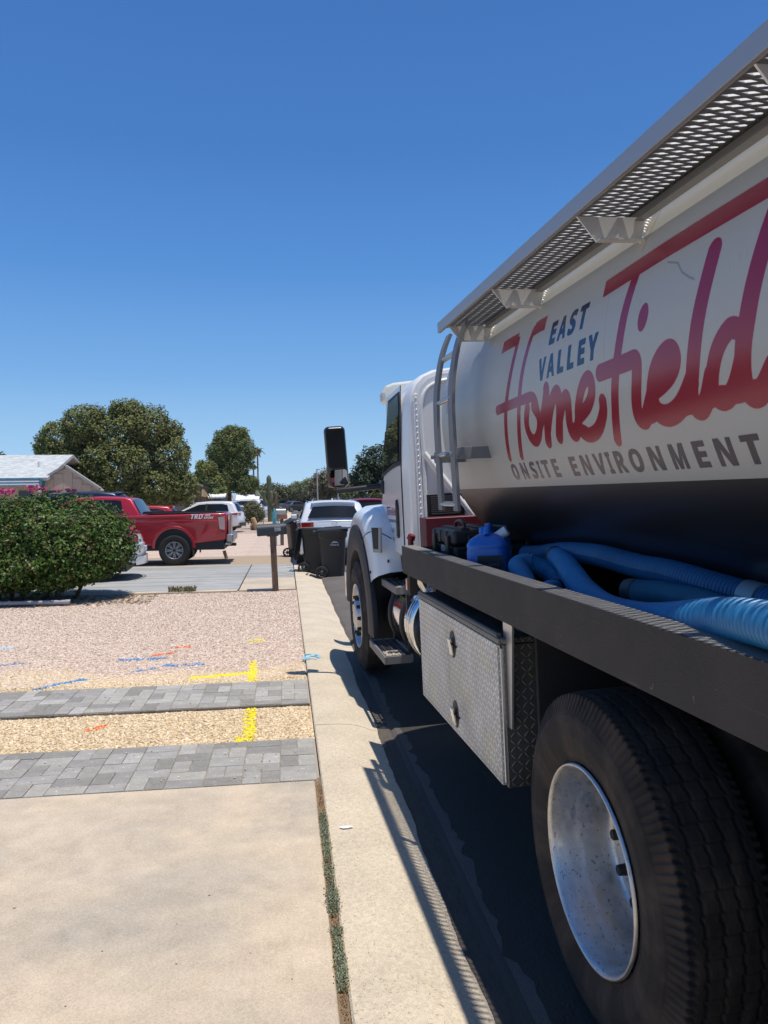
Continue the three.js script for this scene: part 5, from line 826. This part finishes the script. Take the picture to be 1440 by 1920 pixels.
const barkM = mat(.075, .058, .045, .95);
function limbs(t, base, tips, r0) { const g = [bar(base[0], base[1], r0, r0 * .75, 10)]; for (const p of tips) g.push(tube([base[1], [(base[1][0] + p[0]) / 2, (base[1][1] + p[1]) / 2 + .1, (base[1][2] + p[2]) / 2], p], r0 * .32, 8, 6)); mesh('trunk', g, barkM, t); }
{ // big dense tree
  const t = thing('tree', 'large dense round dark green tree behind the red pickup', 'tree', [-7.3, 0, -36]);
  limbs(t, [[.1, 0, 0], [0, 1.6, 0]], [[-2, 3, .3], [-1, 4.2, -.4], [.8, 4.4, .3], [1.8, 3, 0], [.2, 4.8, 0], [-2.6, 3.4, 0], [2.2, 2.6, .4]], .22);
  const C = [[.165, .195, .052], [.135, .17, .046], [.21, .225, .07], [.185, .175, .06]];
  foliage('crown', t, [[-.1, 4.5, 0, 1.5, 1.5, 1.5], [-1.5, 4.9, .1, 1.15, 1.1, 1.2], [1.3, 4.8, .1, 1.15, 1.2, 1.2], [.3, 5.5, 0, .95, .75, .9], [-2.5, 4.3, .1, 1.1, 1.0, 1.1], [-2.4, 3.2, .2, 1.3, 1.1, 1.2], [2.1, 3.5, 0, 1.05, 1.25, 1.2], [0, 3.0, .8, 1.8, 1.5, 1.4], [-1.3, 2.5, .6, 1.3, 1.1, 1.2], [1.5, 2.2, .6, 1.5, 1.0, 1.1], [2.6, 2.1, .2, .95, .8, .9], [.6, 1.9, .8, 1.2, .7, .9], [-3.25, 4.0, 0, .6, .6, .6], [2.1, 4.7, 0, .7, .6, .6]], 84000, .115, C, 401, { gap: .30, inner: .25, sprig: 9 });
}
{ // tall tree with yellow green undergrowth
  const t = thing('tree', 'tall irregular green tree behind the white crossover', 'tree', [-4.6, 0, -65]);
  limbs(t, [[0, 0, 0], [0, 2.2, 0]], [[-1, 5, 0], [.6, 6.2, 0], [1, 4, .4], [-1.6, 3.4, .3], [0, 6.8, 0]], .22);
  const C = [[.15, .19, .05], [.12, .16, .045], [.20, .225, .06]];
  foliage('crown', t, [[.1, 6.2, 0, 1.5, 1.5, 1.4], [1.0, 5.6, 0, 1.3, 1.6, 1.3], [-.7, 5.4, .1, 1.2, 1.4, 1.2], [.5, 4.3, .2, 1.4, 1.3, 1.2], [-.4, 3.2, .5, 1.2, 1.2, 1.1], [1.2, 2.8, .4, 1.2, .9, 1.0], [.3, 7.2, 0, .8, .6, .7], [1.1, 7.0, 0, .7, .6, .6], [1.8, 3.0, .3, .7, .6, .7]], 44000, .15, C, 402, { gap: .31 });
  const u = thing('tree', 'yellow green smaller tree growing at the left foot of the tall tree', 'tree', [-6.3, 0, -63.5]);
  limbs(u, [[.2, 0, 0], [.2, 1.6, 0]], [[-.5, 3.4, 0], [.6, 3.6, 0]], .12);
  foliage('crown', u, [[0, 4.0, 0, .95, .85, .8], [-.6, 3.3, 0, .6, .6, .6], [.6, 3.0, 0, .9, .7, .8], [.9, 2.2, .2, .8, .6, .7]], 9000, .17, [[.24, .27, .06], [.18, .21, .05], [.15, .165, .05]], 403, { gap: .3 });
}
{ // dark tree behind the mirror
  const t = thing('tree', 'dark green rounded tree behind the truck mirror on the right', 'tree', [4.6, 0, -33]);
  limbs(t, [[0, 0, 0], [0, 1.4, 0]], [[-1, 2.6, 0], [.6, 3, 0], [1.4, 2.6, 0]], .2);
  foliage('crown', t, [[-.2, 2.9, 0, 1.6, 1.0, 1.3], [1.2, 3.4, 0, 1.7, 1.1, 1.4], [-1.1, 2.5, .1, .9, .75, .9], [.6, 2.3, .4, 1.6, .7, 1.2], [2.6, 2.9, 0, 1.4, 1.2, 1.2]], 20000, .14, [[.045, .07, .035], [.055, .082, .04], [.035, .055, .03]], 404, { gap: .18 });
}
function roundTree(name, label, x, z, lobes, n, size, cols, seed, h) { const t = thing(name, label, 'tree', [x, 0, z]); limbs(t, [[0, 0, 0], [0, h, 0]], [[-.5, h + .8, 0], [.5, h + 1, 0]], .15); foliage('crown', t, lobes, n, size, cols, seed, { gap: .26 }); }
roundTree('tree', 'brownish green tree by the light pole left of the truck mirror', 5.2, -90, [[0, 3.6, 0, 2.1, 1.9, 1.8], [1.8, 3.0, 0, 1.8, 1.6, 1.5], [-1.5, 2.6, 0, 1.2, 1.1, 1.1], [.8, 4.6, 0, 1.2, 1.0, 1.1]], 9000, .26, [[.20, .175, .09], [.16, .155, .075], [.24, .19, .115]], 405, 1.6);
roundTree('tree', 'hazy green wide tree at the end of the street', 2.3, -135, [[0, 3.2, 0, 2.2, 1.5, 1.8], [2.3, 3.6, 0, 2.2, 1.7, 1.8], [-1.8, 2.4, 0, 1.5, 1.1, 1.2], [4.2, 2.9, 0, 1.4, 1.3, 1.2]], 9000, .32, [[.18, .22, .095], [.15, .19, .085], [.22, .24, .11]], 406, 1.4);
roundTree('tree', 'low green tree under the mirror arm beyond the white hatchback', 8.4, -75, [[0, 2.2, 0, 2.2, 1.1, 1.5], [2.6, 2.4, 0, 2.0, 1.2, 1.5], [-1.8, 1.9, 0, 1.2, .8, 1.0]], 8000, .22, [[.17, .20, .085], [.14, .18, .075]], 407, 1.0);
roundTree('shrub', 'dark brown round shrub far down the street', 2.6, -112, [[0, 1.7, 0, 1.3, .9, 1]], 2600, .2, [[.07, .065, .04], [.055, .05, .03]], 408, .8);
roundTree('shrub', 'crimson leaved shrub in the far distance left of the green tree', -.1, -115, [[0, 2.2, 0, 1.5, .9, 1], [.5, 1.4, 0, 1.3, .6, .9]], 3200, .2, [[.20, .07, .07], [.15, .06, .055], [.12, .09, .06]], 409, .9);
roundTree('tree', 'dull green tree mass behind the saguaro', -1.6, -100, [[0, 2.6, 0, 2.2, 1.1, 1.4], [2.0, 2.3, 0, 1.4, 1.0, 1.2], [-2.2, 2.4, 0, 1.6, 1.0, 1.2]], 7000, .24, [[.12, .14, .065], [.145, .15, .07]], 410, 1.2);
roundTree('tree', 'dusty olive tree beside the far pole, seen between mirror and tree', 7.0, -105, [[0, 3.2, 0, 2.2, 1.5, 1.6], [-1.6, 2.4, 0, 1.4, 1.0, 1.1]], 5000, .27, [[.19, .20, .12], [.165, .175, .10]], 413, 1.4);
roundTree('shrub', 'bushy oleander with a few blooms in front of the chain link fence', -1.75, -42, [[0, 1.0, 0, .52, .55, .5], [-.25, .8, 0, .45, .5, .4], [.25, .75, .1, .4, .45, .4]], 5200, .085, [[.16, .19, .07], [.13, .16, .06], [.26, .19, .12]], 411, .5);
{ // the big clipped shrub
  const t = thing('shrub', 'wide clipped bougainvillea shrub with some pink flowers at the left edge', 'shrub', [-4.7, 0, -13.05]);
  const st = []; const r = rng(31); for (let i = 0; i < 16; i++) { const x = -2.0 + 3.6 * r(), z = (r() - .5) * 1.0; st.push(bar([x * .9, -.05, z], [x * 1.05 + .2 * (r() - .5), .5, z + .2 * (r() - .5)], .035, .02, 6)); } mesh('stems', st, barkM, t);
  const lob = [[-.3, .98, 0, 1.55, .86, 1.15], [.9, .95, 0, 1.35, .80, 1.05], [-1.6, .95, .1, 1.5, .86, 1.15], [1.25, .72, .12, 1.05, .58, .95], [-.6, .56, .40, 2.0, .50, .9], [-2.4, .9, .1, 1.4, .85, 1.1], [.7, .50, .35, 1.4, .42, .85], [1.5, .85, 0, .85, .62, .9]];
  foliage('foliage', t, lob, 150000, .054, [[.08, .15, .022], [.065, .125, .02], [.115, .185, .03], [.05, .10, .02], [.15, .135, .045]], 412, { gap: .02, inner: .42, floor: .05, rag: .72, sprig: 5, rough: .42 });
  const fl = rng(77), fm = (cx, cy2, cz, w, h, n) => { const g = []; for (let i = 0; i < n; i++) { const s = .02 + .025 * fl(), q = new THREE.PlaneGeometry(s, s); q.rotateX(fl() * 6); q.rotateY(fl() * 6); q.translate(cx + (fl() - .5) * w, cy2 + (fl() - .5) * h, cz + (fl() - .5) * .3); g.push(q); } mesh('flowers', merge(g), mat(.55, .03, .20, .7, 0, { side: THREE.DoubleSide }), t, { kind: 'stuff' }); };
  fm(.30, 1.72, .35, .35, .10, 70); fm(-.12, 1.72, .35, .30, .12, 70); fm(.75, 1.76, .2, .35, .12, 50); fm(1.2, 1.73, .2, .3, .08, 22); fm(2.23, 1.0, .1, .10, .22, 20); fm(-.6, 1.74, .3, .7, .12, 40);
}
{ // palms
  const palm = (label, x, z, h, rad, seed, trunk = .11, skirt = true) => {
    const t = thing('palm_tree', label, 'palm tree', [x, 0, z]), r = rng(seed);
    mesh('trunk', tube([[0, 0, 0], [.06 * (r() - .5) * h / 4, h * .5, 0], [0, h, 0]], trunk, 16, 8), mat(.16, .125, .09, .95), t);
    const fr = (n, el0, el1, L, drop, w, m, name) => { const g = []; for (let i = 0; i < n; i++) { const a = i / n * 6.2832 + r() * .5, el = el0 + (el1 - el0) * r(), ca = Math.cos(a), sa = Math.sin(a), LL = L * (.8 + .35 * r()); for (let k = 0; k < 7; k++) { const f = grid(1, 3, (u, v) => { const q = v * LL, d = (u - .5) * w * Math.sin(Math.min(1, v + .15) * 2.6) + (k - 3) * w * .55 * v, y = Math.sin(el) * q - drop * v * v * LL, hx = Math.cos(el) * q; return [ca * hx - sa * d, h + y - Math.abs(k - 3) * .03 * v * L, sa * hx + ca * d]; }); g.push(f); } } mesh(name, merge(g), m, t); };
    const gm = mat(.085, .115, .05, .7, 0, { side: THREE.DoubleSide });
    fr(16, -.1, 1.3, rad, .5, rad * .10, gm, 'fronds'); if (skirt) fr(10, -1.2, -.5, rad * .75, .3, rad * .10, mat(.24, .175, .10, .9, 0, { side: THREE.DoubleSide }), 'dead_fronds');
  };
  palm('tallest slender fan palm, its crown high above the other palms', -3.28, -95, 7.7, .95, 1, .09); palm('second slender fan palm, shorter, beside the tallest one', -3.80, -95, 6.0, .8, 2, .09);
  palm('short bushy date palm below the two slender palms', -3.1, -80, 2.75, 1.35, 3, .26, true); palm('stubby palm growing close beside the saguaro', -.70, -56, 1.75, .62, 4, .22, true);
  palm('tangled shaggy palm between the big tree and the tall tree', -5.3, -50, 2.5, 1.15, 5, .3, true); palm('palm just showing at the left edge above the house roof', -21.0, -60, 5.0, 1.1, 6, .2); palm('small palm top peeping over the house roof ridge', -18.5, -60, 4.6, .55, 7, .12);
}
{ // saguaro
  const t = thing('saguaro_cactus', 'tall saguaro cactus with short arms by the street', 'cactus', [-1.08, 0, -55]);
  const rib = (pts, r0) => { const c = new THREE.CatmullRomCurve3(pts.map(V)), n = 26, fr = c.computeFrenetFrames(n, false), P = new THREE.Vector3(); return grid(36, n, (u, v) => { const i = Math.round(v * n); c.getPointAt(v, P); const a = u * 6.2832, r = r0 * (1 + .09 * Math.cos(a * 12)) * Math.sqrt(Math.max(.02, 1 - Math.pow(Math.max(0, (v - .9) / .1), 2))), N = fr.normals[i], B = fr.binormals[i]; return [P.x + r * (Math.cos(a) * N.x + Math.sin(a) * B.x), P.y + r * (Math.cos(a) * N.y + Math.sin(a) * B.y), P.z + r * (Math.cos(a) * N.z + Math.sin(a) * B.z)]; }); };
  const m = mat(.10, .12, .065, .85); mesh('stem', rib([[0, 0, 0], [-.02, 1.5, 0], [-.06, 3.3, 0]], .16), m, t);
  mesh('arm', rib([[-.05, 1.25, 0], [-.28, 1.35, .05], [-.38, 1.6, .05], [-.38, 2.2, .05]], .11), m, t); mesh('arm', rib([[.02, 1.5, .1], [.10, 1.6, .22], [.10, 1.9, .25], [.09, 2.15, .25]], .10), mat(.15, .16, .08, .85), t); mesh('arm', rib([[.08, 1.1, 0], [.30, 1.2, 0], [.38, 1.5, 0], [.38, 2.1, 0]], .12), mat(.12, .10, .06, .9), t);
}
// ---------- small street things ----------
{
  const t = thing('hydrant_marker', 'teal painted standpipe beside the farther mailbox', 'standpipe', [-.37, 0, -26]);
  mesh('pipe', bar([0, 0, 0], [0, 1.12, 0], .075, .07, 14), mat(.10, .36, .42, .5), t); mesh('cap', [bar([0, 1.12, 0], [0, 1.25, 0], .05, .035, 14), bar([0, .95, -.1], [0, .95, .12], .05, .05, 10), bar([.1, .75, 0], [.2, .9, 0], .02)], mat(.10, .34, .40, .5), t);
  const b = thing('mailbox', 'grey metal mailbox on a brick base, farther along the curb', 'mailbox', [-.13, 0, -26.2]);
  const s = new THREE.Shape(); s.moveTo(-.09, 0); s.lineTo(.09, 0); s.lineTo(.09, .1); s.absarc(0, .1, .09, 0, Math.PI); const g = new THREE.ExtrudeGeometry(s, { depth: .32, bevelEnabled: false, curveSegments: 10 }); g.rotateY(Math.PI / 2); g.translate(-.18, 1.04, 0); mesh('box', g, mat(.45, .44, .40, .35, .5), b); mesh('box_door', box(.14, .17, 1.04, 1.23, -.09, .09, .02), M.dark, b);
  mesh('post', box(-.06, .06, 0, .88, -.06, .06), mat(.15, .1, .07, .9), b); mesh('shelf', box(-.12, .18, .88, 1.035, -.09, .09, .01), mat(.30, .14, .09, .9), b);
  const f = thing('chain_link_fence', 'low chain link fence with steel pipe rails left of the oleander', 'fence', [-2.05, 0, -45.5]);
  mesh('rail', [bar([-1.4, 1.22, 0], [.75, 1.22, 0], .022), bar([-1.4, .1, 0], [.75, .1, 0], .012)], M.galv, f); for (const x of [-1.4, -.3, .75]) mesh('post', bar([x, 0, 0], [x, 1.25, 0], .03), M.galv, f);
  const w = []; for (let i = 0; i < 40; i++) { const x = -1.4 + i * .0538; w.push(bar([x, .1, .002], [Math.min(.75, x + .55), .1 + Math.min(1.1, (.75 - x) * 2), .002], .0025, .0025, 4), bar([x, .1, -.002], [Math.max(-1.4, x - .55), .1 + Math.min(1.1, (x + 1.4) * 2), -.002], .0025, .0025, 4)); } const wm2 = mesh('mesh_wire', w, M.galv, f); wm2.userData.kind = 'stuff';
  const l = thing('log', 'short tan log standing slanted among the edging stones', 'log', [-1.45, .0, -40]); const lg = mesh('log_body', lathe([[0, 0], [.12, 0], [.13, .03], [.12, .62], [.09, .66], [0, .67]], 16), mat(.45, .30, .16, .85), l); lg.rotation.z = .35; mesh('branch_stub', bar([.02, .2, .1], [.04, .3, .2], .04, .035, 8), mat(.42, .28, .15, .85), l);
  const e = thing('planter_edging', 'ring of upright brown edging stones round a planting bed', 'edging', [-1.2, 0, -40.4]); for (let i = 0; i < 13; i++) { const a = Math.PI * (.0 + i / 12), x = .55 * Math.cos(a), z = .4 * Math.sin(a); const m = mesh('edging_stone', new THREE.IcosahedronGeometry(.12, 1).scale(.7, 1.5, .7), mat(.24 + .08 * hash(i, 1, 1), .17, .115, .9), e); m.position.set(x, .14, z); m.rotation.y = i; }
  for (const [x, z, y, lab] of [[2.52, -60, 3.9, 'thin grey street pole left of the mirror'], [4.12, -60, 2.4, 'short pale pole just below the mirror']]) { const p = thing('pole', lab, 'pole', [x, 0, z]); mesh('shaft', bar([0, 0, 0], [-.05, y, 0], .06, .045, 8), mat(.42, .41, .39, .7), p); mesh('base_plate', box(-.12, .12, 0, .06, -.12, .12), M.galv, p); }
  const pi = thing('pipe', 'grey white plastic pipe lying on the gravel under the shrub', 'pipe', [-4.3, .005, -12.12], -.05); mesh('pipe_length', [bar([-2.6, .03, 0], [1.05, .03, 0], .032, .032, 14), lathe([[.026, 0], [.037, 0], [.037, .07], [.026, .07]], 16).rotateZ(-Math.PI / 2).translate(.99, .03, 0)], mat(.33, .34, .37, .5), pi);
  const bl = thing('wood_block', 'pale wooden chock lying behind the pickup tail', 'block', [-1.56, 0, -20.6], .3); mesh('block_body', (() => { const g = box(-.04, .04, 0, .22, -.04, .04, .006); g.rotateZ(.3); return g; })(), mat(.45, .32, .18, .85), bl);
  const sh = thing('curb_weed', 'dry tuft of weeds at the near edge of the neighbouring drive', 'weeds', [-1.75, 0, -13.3]); const r = rng(8), gg = []; for (let i = 0; i < 160; i++) { const q = new THREE.PlaneGeometry(.012, .08 + .05 * r()); q.translate(0, .04, 0); q.rotateX((r() - .5) * 1.6); q.rotateY(r() * 6); q.translate((r() - .5) * .45, 0, (r() - .5) * .12); gg.push(q); } mesh('stalks', merge(gg), mat(.22, .19, .09, .9, 0, { side: THREE.DoubleSide }), sh);
}
camera.updateMatrixWorld(true);
renderer.render(scene, camera);
